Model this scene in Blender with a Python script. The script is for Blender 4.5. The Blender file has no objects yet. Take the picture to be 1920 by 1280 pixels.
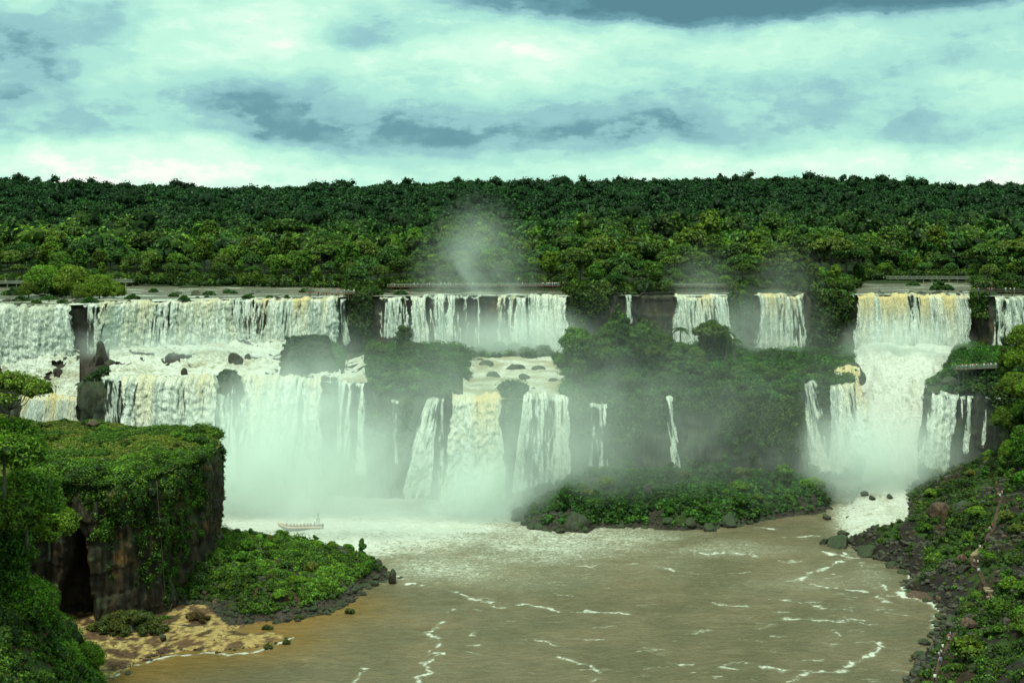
import bpy, math, random
import numpy as np
random.seed(7); RS = np.random.RandomState(11)
sc = bpy.context.scene
COL = sc.collection
# ------------------------------------------------------------------ survey frame
F, H, YH = 2200.0, 85.0, 430.0        # focal length in survey units, eye height above the pool, horizon line
def at(px, py, D):                     # a sighted bearing + distance -> point in metres
    return ((px - 960.0) / F * D, D, H - (py - YH) / F * D)
def gx(px, D): return (px - 960.0) / F * D
def onz(px, py, z=0.0):
    D = (H - z) * F / (py - YH)
    return (gx(px, D), D)
def sm(a, b, x):
    t = np.clip((x - a) / (b - a), 0, 1); return t * t * (3 - 2 * t)
# ------------------------------------------------------------------ noise
def _h(ix, iy, iz, s):
    with np.errstate(over='ignore'):
        n = (ix.astype(np.int64) * 374761393 + iy.astype(np.int64) * 668265263 + iz.astype(np.int64) * 2147483647 + s * 974634777) & 0xffffffff
        n = ((n ^ (n >> 13)) * 1274126177) & 0xffffffff
        n = ((n ^ (n >> 16)) * 2246822519) & 0xffffffff
        n = n ^ (n >> 15)
    return (n & 0xffffff) / float(0xffffff)
def vn(x, y, z=None, s=0):
    x = np.asarray(x, float); y = np.asarray(y, float)
    z = np.zeros_like(x + y) if z is None else np.asarray(z, float)
    x, y, z = np.broadcast_arrays(x, y, z)
    ix, iy, iz = np.floor(x), np.floor(y), np.floor(z)
    fx, fy, fz = x - ix, y - iy, z - iz
    u, v, w = [t * t * t * (t * (t * 6 - 15) + 10) for t in (fx, fy, fz)]
    r = 0
    for a in (0, 1):
        for b in (0, 1):
            for c in (0, 1):
                r = r + _h(ix + a, iy + b, iz + c, s) * (u if a else 1 - u) * (v if b else 1 - v) * (w if c else 1 - w)
    return r
def fbm(x, y, z=None, o=4, s=0, g=0.5):
    r = 0; a = 1.0; t = 0; f = 1.0
    for k in range(o):
        r = r + a * vn(np.asarray(x) * f, np.asarray(y) * f, None if z is None else np.asarray(z) * f, s + k * 17)
        t += a; a *= g; f *= 2.03
    return r / t
def ridge(x, y, z=None, o=4, s=0):
    r = 0; a = 1.0; t = 0; f = 1.0
    for k in range(o):
        r = r + a * (1 - np.abs(2 * vn(np.asarray(x) * f, np.asarray(y) * f, None if z is None else np.asarray(z) * f, s + k * 17) - 1))
        t += a; a *= 0.5; f *= 2.03
    return r / t
def sdf(pts, X, Y):                    # signed distance to a closed polygon, positive inside
    pts = np.array(pts, float); d = np.full(X.shape, 1e9); ins = np.zeros(X.shape, bool)
    n = len(pts)
    for i in range(n):
        a = pts[i]; b = pts[(i + 1) % n]; e = b - a
        wx, wy = X - a[0], Y - a[1]
        t = np.clip((wx * e[0] + wy * e[1]) / (e @ e + 1e-9), 0, 1)
        d = np.minimum(d, np.hypot(wx - e[0] * t, wy - e[1] * t))
        c = ((a[1] > Y) != (b[1] > Y)) & (X < (b[0] - a[0]) * (Y - a[1]) / (b[1] - a[1] + 1e-12) + a[0])
        ins ^= c
    return np.where(ins, d, -d)
def dline(pts, X, Y):                  # distance to an open polyline
    pts = np.array(pts, float); d = np.full(X.shape, 1e9)
    for i in range(len(pts) - 1):
        a = pts[i]; e = pts[i + 1] - a
        wx, wy = X - a[0], Y - a[1]
        t = np.clip((wx * e[0] + wy * e[1]) / (e @ e + 1e-9), 0, 1)
        d = np.minimum(d, np.hypot(wx - e[0] * t, wy - e[1] * t))
    return d
# ------------------------------------------------------------------ meshes
def mesh(name, V, Q=None, T=None, col=None, attrs=None, smooth=True):
    V = np.ascontiguousarray(V, dtype=np.float32).reshape(-1, 3)
    if Q is not None and T is None and len(Q):   # drop unused grid points
        Q = np.asarray(Q, np.int32).reshape(-1, 4); us = np.zeros(len(V), bool); us[Q.ravel()] = True
        if not us.all():
            ix = np.cumsum(us) - 1; Q = ix[Q]; V = V[us]
            if col is not None: col = np.asarray(col)[us]
            attrs = {k: np.asarray(v).ravel()[us] for k, v in (attrs or {}).items()}
    parts = []; tot = []
    if Q is not None and len(Q): Q = np.asarray(Q, np.int32).reshape(-1, 4); parts.append(Q.ravel()); tot.append(np.full(len(Q), 4, np.int32))
    if T is not None and len(T): T = np.asarray(T, np.int32).reshape(-1, 3); parts.append(T.ravel()); tot.append(np.full(len(T), 3, np.int32))
    li = np.concatenate(parts); lt = np.concatenate(tot)
    ls = np.concatenate([[0], np.cumsum(lt)[:-1]]).astype(np.int32)
    m = bpy.data.meshes.new(name)
    m.vertices.add(len(V)); m.vertices.foreach_set('co', V.ravel())
    m.loops.add(len(li)); m.loops.foreach_set('vertex_index', li)
    m.polygons.add(len(lt)); m.polygons.foreach_set('loop_start', ls)
    try: m.polygons.foreach_set('loop_total', lt)
    except Exception: pass
    m.polygons.foreach_set('use_smooth', np.full(len(lt), smooth, dtype=bool))
    if col is not None:
        c = np.ones((len(V), 4), np.float32); c[:, :3] = col
        a = m.attributes.new('Col', 'FLOAT_COLOR', 'POINT'); a.data.foreach_set('color', c.ravel())
    for k, v in (attrs or {}).items():
        a = m.attributes.new(k, 'FLOAT', 'POINT'); a.data.foreach_set('value', np.ascontiguousarray(v, np.float32).ravel())
    m.update(calc_edges=True)
    return m
def gridq(nu, nv, mask=None):
    i = np.arange(nu * nv).reshape(nu, nv)
    q = np.stack([i[:-1, :-1], i[1:, :-1], i[1:, 1:], i[:-1, 1:]], -1).reshape(-1, 4)
    if mask is not None: q = q[mask.reshape(-1)]
    return q
def obj(name, me, mat=None, parent=None, loc=None):
    o = bpy.data.objects.new(name, me); COL.objects.link(o)
    if mat is not None and me is not None and not me.materials: me.materials.append(mat)
    if parent is not None: o.parent = parent
    if loc is not None: o.location = loc
    return o
def tag(o, label, cat, group=None, kind=None):
    o['label'] = label; o['category'] = cat
    if group: o['group'] = group
    if kind: o['kind'] = kind
    return o
def struct(o, label=None):
    o['kind'] = 'structure'
    if label: o['label'] = label
    return o
def empty(name, loc=(0, 0, 0), rz=0.0, s=1.0):
    o = bpy.data.objects.new(name, None); COL.objects.link(o)
    o.location = loc; o.rotation_euler = (0, 0, rz); o.scale = (s, s, s); o.empty_display_size = 0.2
    return o
KIDS = {}
def copy_tree(o, parent=None):
    c = o.copy(); COL.objects.link(c)
    if parent is not None: c.parent = parent
    for ch in KIDS.get(o.name, []):
        k = copy_tree(ch, c); KIDS.setdefault(c.name, []).append(k)
    return c
def kid(name, me, mat, parent):
    o = obj(name, me, mat, parent); KIDS.setdefault(parent.name, []).append(o); return o
class MB:                              # small hard-surface builder
    def __init__(s): s.V = []; s.Q = []; s.T = []
    def box(s, c, d, rz=0.0):
        n = len(s.V); cx, cy, cz = c; dx, dy, dz = [t / 2 for t in d]; co, si = math.cos(rz), math.sin(rz)
        for x, y, z in ((-1,-1,-1),(1,-1,-1),(1,1,-1),(-1,1,-1),(-1,-1,1),(1,-1,1),(1,1,1),(-1,1,1)):
            s.V.append((cx + x*dx*co - y*dy*si, cy + x*dx*si + y*dy*co, cz + z*dz))
        for f in ((0,3,2,1),(4,5,6,7),(0,1,5,4),(1,2,6,5),(2,3,7,6),(3,0,4,7)): s.Q.append([n + k for k in f])
    def tube(s, P, R, k=7):
        P = np.array(P, float); R = np.broadcast_to(np.array(R, float), (len(P),)); n0 = len(s.V)
        for i in range(len(P)):
            d = P[min(i+1, len(P)-1)] - P[max(i-1, 0)]; d /= np.linalg.norm(d) + 1e-9
            a = np.cross(d, (0.1, 1, 0.05) if abs(d[2]) > .8 else (0, 0, 1)); a /= np.linalg.norm(a) + 1e-9; b = np.cross(d, a)
            for j in range(k):
                t = 2 * math.pi * j / k
                s.V.append(tuple(P[i] + R[i] * (math.cos(t) * a + math.sin(t) * b)))
        for i in range(len(P) - 1):
            for j in range(k):
                s.Q.append([n0+i*k+j, n0+i*k+(j+1) % k, n0+(i+1)*k+(j+1) % k, n0+(i+1)*k+j])
        for e in (0, len(P) - 1):
            c = len(s.V); s.V.append(tuple(P[e]))
            for j in range(k):
                a, b = n0+e*k+j, n0+e*k+(j+1) % k
                s.T.append([c, b, a] if e == 0 else [c, a, b])
    def me(s, name, smooth=False): return mesh(name, np.array(s.V), np.array(s.Q) if s.Q else None, np.array(s.T) if s.T else None, smooth=smooth)
# ------------------------------------------------------------------ materials
def mat(name):
    m = bpy.data.materials.new(name); m.use_nodes = True
    nt = m.node_tree; nt.nodes.clear()
    return m, nt
class N:
    def __init__(s, nt): s.nt = nt
    def n(s, t, **k):
        x = s.nt.nodes.new(t)
        for a, b in k.items():
            if a.startswith('i_'):
                x.inputs[a[2:].replace('_', ' ')].default_value = b
            else: setattr(x, a, b)
        return x
    def l(s, a, b): s.nt.links.new(a, b)
    def put(s, v, sock):
        if hasattr(v, 'is_output') or isinstance(v, bpy.types.NodeSocket): s.l(v, sock)
        else: sock.default_value = v
    def m(s, op, a, b=0.0, c=None, clamp=False):
        x = s.n('ShaderNodeMath', operation=op); x.use_clamp = clamp
        s.put(a, x.inputs[0]); s.put(b, x.inputs[1])
        if c is not None: s.put(c, x.inputs[2])
        return x.outputs[0]
    def mix(s, f, a, b, blend='MIX'):
        x = s.n('ShaderNodeMix', data_type='RGBA', blend_type=blend)
        s.put(f, x.inputs[0]); s.put(a, x.inputs[6]); s.put(b, x.inputs[7]); return x.outputs[2]
    def mr(s, v, a, b, c=0.0, d=1.0, smooth=True):
        x = s.n('ShaderNodeMapRange', interpolation_type='SMOOTHSTEP' if smooth else 'LINEAR')
        s.put(v, x.inputs[0])
        for i, q in enumerate((a, b, c, d)): s.put(q, x.inputs[i + 1])
        return x.outputs[0]
    def noise(s, vec, scale, detail=4, rough=0.55, dist=0.0):
        x = s.n('ShaderNodeTexNoise'); s.l(vec, x.inputs['Vector'])
        x.inputs['Scale'].default_value = scale; x.inputs['Detail'].default_value = detail
        x.inputs['Roughness'].default_value = rough; x.inputs['Distortion'].default_value = dist
        return x.outputs[0]
    def scl(s, vec, v):
        x = s.n('ShaderNodeMapping'); s.l(vec, x.inputs[0]); x.inputs['Scale'].default_value = v; return x.outputs[0]
def c4(r, g, b): return (r, g, b, 1.0)
def pos(n): return n.n('ShaderNodeNewGeometry').outputs['Position']

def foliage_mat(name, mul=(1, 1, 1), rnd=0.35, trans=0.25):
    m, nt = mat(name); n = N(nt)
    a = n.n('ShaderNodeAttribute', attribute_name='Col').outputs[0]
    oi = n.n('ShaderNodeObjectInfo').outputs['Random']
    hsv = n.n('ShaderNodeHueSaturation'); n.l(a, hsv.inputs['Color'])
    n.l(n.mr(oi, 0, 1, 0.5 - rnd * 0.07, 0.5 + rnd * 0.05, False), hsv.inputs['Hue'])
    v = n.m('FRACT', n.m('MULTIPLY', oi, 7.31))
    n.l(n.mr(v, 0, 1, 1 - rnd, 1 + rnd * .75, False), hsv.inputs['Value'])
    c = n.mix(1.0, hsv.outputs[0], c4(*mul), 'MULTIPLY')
    d = n.n('ShaderNodeBsdfDiffuse'); n.l(c, d.inputs[0])
    t = n.n('ShaderNodeBsdfTranslucent'); n.l(n.mix(1.0, c, c4(1.0, 1.25, 0.5), 'MULTIPLY'), t.inputs[0])
    g = n.n('ShaderNodeBsdfGlossy'); g.inputs['Roughness'].default_value = 0.5; g.inputs[0].default_value = c4(.7, .8, .7)
    x = n.n('ShaderNodeMixShader'); x.inputs[0].default_value = trans; n.l(d.outputs[0], x.inputs[1]); n.l(t.outputs[0], x.inputs[2])
    y = n.n('ShaderNodeMixShader'); y.inputs[0].default_value = 0.02; n.l(x.outputs[0], y.inputs[1]); n.l(g.outputs[0], y.inputs[2])
    n.l(y.outputs[0], n.n('ShaderNodeOutputMaterial').inputs[0])
    return m
def rock_mat(name, base=(.045, .04, .034), hi=(.11, .09, .07), rust=0.25, moss=0.5, mossc=(.03, .07, .015), wet=0.35, sc_=1.0):
    m, nt = mat(name); n = N(nt); P = pos(n)
    s1 = n.scl(P, (.55 * sc_, .55 * sc_, .10 * sc_)); s2 = n.scl(P, (1.6 * sc_, 1.6 * sc_, .5 * sc_))
    n1 = n.noise(s1, 1.0, 8, .62, .3); n2 = n.noise(s2, 1.0, 8, .65); n3 = n.noise(P, .07 * sc_, 5, .6)
    c = n.mix(n.mr(n1, .38, .68), c4(*base), c4(*hi))
    c = n.mix(n.m('MULTIPLY', n.mr(n2, .3, .55, .6, 0), 1.0), c, c4(.012, .011, .01))
    c = n.mix(n.m('MULTIPLY', n.mr(n3, .56, .66), n.mr(n1, .45, .6, 0, rust)), c, c4(.34, .12, .035))
    nz = n.n('ShaderNodeSeparateXYZ'); n.l(n.n('ShaderNodeNewGeometry').outputs['Normal'], nz.inputs[0])
    mm = n.m('ADD', n.m('MULTIPLY', nz.outputs[2], .35), n.m('ADD', n2, n.m('MULTIPLY', n3, .8)))
    c = n.mix(n.m('MULTIPLY', n.mr(mm, .95, 1.2), moss), c, c4(*mossc))
    p = n.n('ShaderNodeBsdfPrincipled'); n.l(c, p.inputs['Base Color'])
    n.l(n.mr(n2, .3, .7, wet, .9), p.inputs['Roughness']); p.inputs['Specular IOR Level'].default_value = 0.3
    b = n.n('ShaderNodeBump'); b.inputs['Strength'].default_value = 0.9; b.inputs['Distance'].default_value = .7
    n.l(n.m('ADD', n1, n.m('MULTIPLY', n2, .5)), b.inputs['Height']); n.l(b.outputs[0], p.inputs['Normal'])
    n.l(p.outputs[0], n.n('ShaderNodeOutputMaterial').inputs[0]); return m
def plain_mat(name, c, rough=.6, var=.2, scale=3.0):
    m, nt = mat(name); n = N(nt); P = n.n('ShaderNodeTexCoord').outputs['Object']
    q = n.mix(n.mr(n.noise(P, scale, 5), .3, .7), c4(*[t * (1 - var) for t in c]), c4(*[min(1, t * (1 + var)) for t in c]))
    p = n.n('ShaderNodeBsdfPrincipled'); n.l(q, p.inputs['Base Color']); p.inputs['Roughness'].default_value = rough
    n.l(p.outputs[0], n.n('ShaderNodeOutputMaterial').inputs[0]); return m
def fall_mat(name):
    m, nt = mat(name); n = N(nt); P = pos(n)
    a = n.n('ShaderNodeAttribute', attribute_name='Col').outputs[0]
    s1 = n.scl(P, (3.0, 2.2, .75)); s2 = n.scl(P, (4.8, 4.5, 2.8))
    n1 = n.noise(s1, 1.0, 6, .65, .4); n2 = n.noise(s2, 1.0, 5, .65)
    k = n.m('ADD', n.m('MULTIPLY', n1, .6), n.m('MULTIPLY', n2, .4))
    c = n.mix(n.mr(k, .40, .56, .75, 0), a, c4(.15, .20, .17))
    d = n.n('ShaderNodeBsdfDiffuse'); n.l(c, d.inputs[0])
    t = n.n('ShaderNodeBsdfTranslucent'); n.l(c, t.inputs[0])
    b = n.n('ShaderNodeBump'); b.inputs['Strength'].default_value = 0.6; b.inputs['Distance'].default_value = .4
    n.l(k, b.inputs['Height']); n.l(b.outputs[0], d.inputs['Normal'])
    x = n.n('ShaderNodeMixShader'); x.inputs[0].default_value = .25; n.l(d.outputs[0], x.inputs[1]); n.l(t.outputs[0], x.inputs[2])
    th = n.n('ShaderNodeAttribute', attribute_name='thick').outputs['Fac']
    n4 = n.noise(n.scl(P, (5, 5, 1.3)), 1.0, 4, .7)
    al = n.mr(n.m('ADD', th, n.m('MULTIPLY', n.m('SUBTRACT', n4, .5), .9)), -.06, .24)
    tr = n.n('ShaderNodeBsdfTransparent'); y = n.n('ShaderNodeMixShader'); n.l(al, y.inputs[0]); n.l(tr.outputs[0], y.inputs[1]); n.l(x.outputs[0], y.inputs[2])
    n.l(y.outputs[0], n.n('ShaderNodeOutputMaterial').inputs[0]); return m
def water_mat(name, deep=(.235, .19, .112), shallow=(.34, .2, .06), fs=1.0, rough=.22, spec=.55):
    # brown silty water with foam: attribute 'foam' says how much foam, 'shal' how shallow
    m, nt = mat(name); n = N(nt); P = pos(n)
    fo = n.n('ShaderNodeAttribute', attribute_name='foam').outputs['Fac']
    sh = n.n('ShaderNodeAttribute', attribute_name='shal').outputs['Fac']
    s1 = n.scl(P, (.30 * fs, .6 * fs, .3 * fs)); s2 = n.scl(P, (1.1 * fs, 2.4 * fs, 1.2 * fs))
    n1 = n.noise(s1, 1.0, 8, .68, 1.6); n2 = n.noise(s2, 1.0, 7, .7, .8)
    lace = n.m('SUBTRACT', 1.0, n.m('MULTIPLY', n.m('ABSOLUTE', n.m('SUBTRACT', n1, .5)), 7.0))
    v = n.m('ADD', n.m('MULTIPLY', lace, .5), n.m('MULTIPLY', n2, .6))
    k = n.m('ADD', fo, n.m('MULTIPLY', n.m('SUBTRACT', v, .55), 1.1))
    fm = n.mr(k, .45, .88)
    w = n.mix(sh, c4(*deep), c4(*shallow))
    w = n.mix(n.mr(n.noise(P, .05, 4), .35, .65), w, n.mix(1.0, w, c4(.72, .78, .75), 'MULTIPLY'))
    w = n.mix(n.mr(fo, .1, .75, 0, .75), w, c4(.5, .5, .36))
    c = n.mix(fm, w, n.mix(n.mr(n2, .35, .6, .45, 0), c4(.84, .86, .8), n.mix(.5, w, c4(.6, .62, .5))))
    p = n.n('ShaderNodeBsdfPrincipled'); n.l(c, p.inputs['Base Color']); n.l(n.mr(fm, 0, 1, rough, .8), p.inputs['Roughness'])
    p.inputs['Specular IOR Level'].default_value = spec; p.inputs['IOR'].default_value = 1.33
    sb = n.scl(P, (.32, .9, 1)); sb2 = n.scl(P, (1.3, 3.2, 1))
    hb = n.m('ADD', n.m('MULTIPLY', n.noise(sb, 1.0, 5, .6, .5), 1.0), n.m('MULTIPLY', n.noise(sb2, 1.0, 4, .6), .4))
    hb = n.m('ADD', hb, n.m('MULTIPLY', k, .35))
    b = n.n('ShaderNodeBump'); b.inputs['Strength'].default_value = 1.0; b.inputs['Distance'].default_value = 1.3
    n.l(hb, b.inputs['Height']); n.l(b.outputs[0], p.inputs['Normal'])
    n.l(p.outputs[0], n.n('ShaderNodeOutputMaterial').inputs[0]); return m
def ground_mat(name):
    m, nt = mat(name); n = N(nt); P = pos(n)
    a = n.n('ShaderNodeAttribute', attribute_name='Col').outputs[0]
    k = n.noise(P, .9, 8, .7); k2 = n.noise(P, .16, 5, .6)
    c = n.mix(n.mr(k, .35, .65), n.mix(1.0, a, c4(.45, .45, .45), 'MULTIPLY'), n.mix(1.0, a, c4(1.3, 1.25, 1.2), 'MULTIPLY'))
    c = n.mix(n.mr(k2, .4, .65, 0, .5), c, n.mix(1.0, a, c4(.75, .6, .5), 'MULTIPLY'))
    p = n.n('ShaderNodeBsdfPrincipled'); n.l(c, p.inputs['Base Color']); p.inputs['Roughness'].default_value = .85
    p.inputs['Specular IOR Level'].default_value = .2
    b = n.n('ShaderNodeBump'); b.inputs['Strength'].default_value = 0.8; b.inputs['Distance'].default_value = .5
    n.l(k, b.inputs['Height']); n.l(b.outputs[0], p.inputs['Normal'])
    n.l(p.outputs[0], n.n('ShaderNodeOutputMaterial').inputs[0]); return m
def mist_mat(name, dens, seed=0.0, nscale=.06, lo=.3, hi=.7, col=(.93, 1.0, .975), power=1.0):
    m, nt = mat(name); n = N(nt)
    oc = n.n('ShaderNodeTexCoord').outputs['Object']
    ln = n.n('ShaderNodeVectorMath', operation='LENGTH'); n.l(oc, ln.inputs[0])
    fall = n.mr(ln.outputs['Value'], 0.05, 0.97, 1, 0)
    if power != 1.0: fall = n.m('POWER', fall, power)
    mp = n.n('ShaderNodeMapping'); n.l(pos(n), mp.inputs[0]); mp.inputs['Location'].default_value = (seed, seed * 1.7, seed * .6)
    mp.inputs['Scale'].default_value = (1.0, 1.0, .62); ns = n.noise(mp.outputs[0], nscale * 1.25, 5, .62, 1.1)
    d = n.m('MULTIPLY', n.m('MULTIPLY', fall, n.mr(ns, lo, hi, .2, 1.0)), dens)
    v = n.n('ShaderNodeVolumePrincipled'); v.inputs['Color'].default_value = c4(*col); v.inputs['Anisotropy'].default_value = 0.0
    n.l(d, v.inputs['Density'])
    n.l(v.outputs[0], n.n('ShaderNodeOutputMaterial').inputs['Volume']); return m
# ------------------------------------------------------------------ camera
cam = bpy.data.cameras.new('camera'); co = bpy.data.objects.new('camera', cam); COL.objects.link(co)
co.location = (0, 0, H); co.rotation_euler = (math.radians(90), 0, 0)
cam.sensor_width = 36.0; cam.lens = 36.0 * F / 1920.0
cam.shift_y = -(640.0 - YH) / 1920.0
cam.clip_start = 1.0; cam.clip_end = 9000.0
sc.camera = co
# ------------------------------------------------------------------ light
SUN_EL, SUN_AZ = math.radians(67), math.radians(202)      # azimuth clockwise from +Y: over the left shoulder
w = bpy.data.worlds.new('World'); sc.world = w; w.use_nodes = True
nt = w.node_tree; nt.nodes.clear(); n = N(nt)
sky = n.n('ShaderNodeTexSky', sky_type='NISHITA'); sky.sun_disc = False
sky.sun_elevation = SUN_EL; sky.sun_rotation = SUN_AZ
sky.altitude = 200; sky.air_density = 1.0; sky.dust_density = 2.0; sky.ozone_density = 1.0
tc = n.n('ShaderNodeTexCoord').outputs['Generated']
sp = n.n('ShaderNodeSeparateXYZ'); n.l(tc, sp.inputs[0])
X, Y, Z = sp.outputs
az = n.m('ARCTAN2', X, n.m('ABSOLUTE', Y)); el = n.m('ARCSINE', Z)
az = n.m('TANGENT', n.m('MINIMUM', n.m('MAXIMUM', az, -1.4), 1.4))
cv = n.n('ShaderNodeCombineXYZ'); n.l(az, cv.inputs[0]); n.l(n.m('MULTIPLY', el, 1.7), cv.inputs[1])
def cnoise(scale, detail, rough, ex=1.0, off=0.0):
    q = n.n('ShaderNodeMapping'); n.l(cv.outputs[0], q.inputs[0]); q.inputs['Scale'].default_value = (1, ex, 1); q.inputs['Location'].default_value = (off, off * .7, off)
    x = n.n('ShaderNodeTexNoise'); n.l(q.outputs[0], x.inputs['Vector']); x.inputs['Scale'].default_value = scale; x.inputs['Detail'].default_value = detail; x.inputs['Roughness'].default_value = rough
    return x
ws = n.n('ShaderNodeSeparateColor'); n.l(cnoise(9, 7, .56).outputs['Color'], ws.inputs[0])
U = n.m('ADD', az, n.m('MULTIPLY', n.m('SUBTRACT', ws.outputs[0], .5), .11))
W = n.m('ADD', el, n.m('MULTIPLY', n.m('SUBTRACT', ws.outputs[1], .5), .038))
def blob(px, py, rx, ry, amp, flat=0):
    u0, v0 = (px - 960) / F, (YH - py) / F
    a = n.m('DIVIDE', n.m('SUBTRACT', U, u0), rx / F); d = n.m('SUBTRACT', W, v0)
    if flat == 1: k = (F / (ry * 1.25), F / (ry * .42))     # flat, firm base and a soft top
    elif flat == 2: k = (F / (ry * .5), F / (ry * 1.4))     # crisp lit top, soft base
    else: k = (F / ry, F / ry)
    b = n.m('ADD', n.m('MULTIPLY', n.m('MAXIMUM', d, 0.0), k[0]), n.m('MULTIPLY', n.m('MAXIMUM', n.m('MULTIPLY', d, -1.0), 0.0), k[1]))
    r = n.m('ADD', n.m('MULTIPLY', a, a), n.m('MULTIPLY', b, b))
    r = n.m('MULTIPLY', r, r) if flat else r
    return n.m('MULTIPLY', n.m('EXPONENT', n.m('MULTIPLY', r, -1.0)), amp)
BL = [(1500, -5, 640, 145, -.54, 1), (1480, 30, 430, 60, -.14, 1), (1050, -10, 230, 50, -.16, 0), (1860, 60, 170, 90, -.12, 0),
      (780, 240, 520, 150, -.15, 1), (600, 200, 300, 90, -.10, 0), (1000, 276, 450, 90, -.15, 1), (400, 240, 220, 80, -.12, 1), (1390, 240, 340, 110, -.19, 1), (720, 270, 260, 50, -.08, 1),
      (10, 225, 190, 130, -.26, 1), (90, 90, 190, 60, -.14, 0), (230, 35, 150, 50, -.16, 0), (1800, 272, 200, 70, -.18, 1), (1680, 160, 200, 60, -.1, 0), (690, 75, 80, 45, -.16, 1), (1300, 110, 150, 30, -.05, 0),
      (1130, 100, 320, 80, .15, 2), (840, 110, 190, 70, .18, 2), (420, 50, 170, 80, .2, 2), (560, 95, 140, 70, .12, 0), (250, 300, 330, 70, .24, 2), (640, 305, 300, 40, .08, 0), (1600, 315, 500, 50, .10, 2), (1250, 300, 200, 40, .08, 2), (1820, 180, 90, 50, .12, 2), (980, 50, 130, 50, .08, 0), (1880, 330, 150, 40, .12, 2)]
S = n.m('ADD', .60, 0.0)
for b in BL: S = n.m('ADD', S, blob(*b))
f1 = cnoise(11, 9, .58, 1.25, 3.0).outputs[0]; f2 = cnoise(30, 6, .55, 1.2, 7.0).outputs[0]; f3 = cnoise(4.5, 4, .5, 2.2, 1.0).outputs[0]
S = n.m('ADD', S, n.m('MULTIPLY', n.m('SUBTRACT', f1, .5), .40))
S = n.m('ADD', S, n.m('MULTIPLY', n.m('SUBTRACT', f2, .5), .24))
S = n.m('ADD', S, n.m('MULTIPLY', n.m('SUBTRACT', f3, .5), .14))
e1 = cnoise(9, 10, .6, 1.5, 13.0).outputs[0]; e2 = cnoise(20, 9, .62, 1.4, 21.0).outputs[0]
S = n.m('ADD', S, n.m('MULTIPLY', n.m('SUBTRACT', n.mr(e1, .46, .54), .5), .085))
S = n.m('ADD', S, n.m('MULTIPLY', n.m('SUBTRACT', n.mr(e2, .48, .55), .4), .035))
cr = n.n('ShaderNodeValToRGB'); n.l(S, cr.inputs[0]); cr.color_ramp.interpolation = 'EASE'
E_ = cr.color_ramp.elements
stops = [(0.0, (.10, .25, .30)), (.16, (.15, .35, .40)), (.30, (.31, .60, .62)), (.46, (.44, .82, .71)), (.62, (.56, .95, .76)), (.76, (.70, 1.0, .83)), (.90, (.97, 1.0, .92))]
E_[0].position = 0; E_[0].color = c4(*stops[0][1]); E_[1].position = stops[-1][0]; E_[1].color = c4(*stops[-1][1])
for p_, c_ in stops[1:-1]:
    e = E_.new(p_); e.color = c4(*c_)
# clear-sky radiance seen in the thin parts, cloud deck over the rest
skc = n.mix(1.0, n.mix(1.0, sky.outputs[0], c4(.1, .1, .1), 'MULTIPLY'), c4(.85, 1.1, .95), 'MULTIPLY')
cloud = cr.outputs[0]
top = n.mr(el, .2, .7)
cloud = n.mix(top, cloud, c4(.78, 1.15, .90))
dn = n.mr(Z, -.02, -.2); 
allc = n.mix(n.mr(S, .45, .7, .95, .99), skc, cloud)
allc = n.mix(dn, allc, c4(.1, .15, .08))
bg = n.n('ShaderNodeBackground'); n.l(n.mix(1.0, allc, c4(10, 10, 10), 'MULTIPLY'), bg.inputs[0]); bg.inputs[1].default_value = 0.1
n.l(bg.outputs[0], n.n('ShaderNodeOutputWorld').inputs[0])
sl = bpy.data.lights.new('sun', 'SUN'); so = bpy.data.objects.new('sun', sl); COL.objects.link(so)
sl.energy = 3.6; sl.angle = math.radians(9); sl.color = (.95, 1.0, .80)
sd = np.array([math.sin(SUN_AZ) * math.cos(SUN_EL), math.cos(SUN_AZ) * math.cos(SUN_EL), math.sin(SUN_EL)])
from mathutils import Vector
so.rotation_euler = Vector(tuple(sd)).to_track_quat('Z', 'Y').to_euler(); so.location = (-60, 60, 200)
sc.view_settings.view_transform = 'Standard'; sc.view_settings.look = 'None'; sc.view_settings.exposure = 0; sc.view_settings.gamma = 1
sc.render.engine = 'CYCLES'
cy = sc.cycles
cy.max_bounces = 8; cy.diffuse_bounces = 3; cy.glossy_bounces = 2; cy.transmission_bounces = 3; cy.volume_bounces = 8; cy.transparent_max_bounces = 16
cy.volume_step_rate = 2.0; cy.volume_max_steps = 64; cy.use_adaptive_sampling = True; cy.adaptive_threshold = 0.015
cy.use_denoising = True; cy.sample_clamp_indirect = 6
sc.render.film_transparent = False
# ------------------------------------------------------------------ materials used by the land and the water
M_ROCK = rock_mat('basalt_cliff', base=(.03, .026, .022), hi=(.075, .058, .042), rust=.5); M_ROCKW = rock_mat('wet_basalt', base=(.03, .035, .03), hi=(.075, .075, .06), rust=.1, moss=.7, wet=.25)
M_ROCKR = rock_mat('headland_basalt', base=(.016, .011, .008), hi=(.060, .036, .020), rust=.5, moss=.5, sc_=1.4)
M_GROUND = ground_mat('soil'); M_FALL = fall_mat('falling_water')
M_POOL = water_mat('pool_water'); M_RIVER = water_mat('upper_river_water', fs=.8, deep=(.15, .155, .125)); M_RAPID = water_mat('rapids_water', fs=1.2, deep=(.45, .4, .25), rough=.5)
GREEN = np.array((.035, .07, .014)); SOIL = np.array((.075, .045, .025)); SANDC = np.array((.36, .27, .11)); ROCKC = np.array((.04, .033, .028))
def lerp_t(tab):
    xs = [t[0] for t in tab]; ys = [t[1] for t in tab]
    return lambda v: np.interp(v, xs, ys)
Dup = lerp_t([(-400, 396), (0, 410), (135, 418), (190, 424), (260, 437), (340, 441), (440, 452), (530, 455), (640, 467), (654, 471), (760, 474), (1060, 472), (1100, 478), (1260, 474), (1365, 474), (1400, 480), (1600, 482), (1820, 482), (1858, 470), (1925, 462), (2400, 450)])
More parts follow.
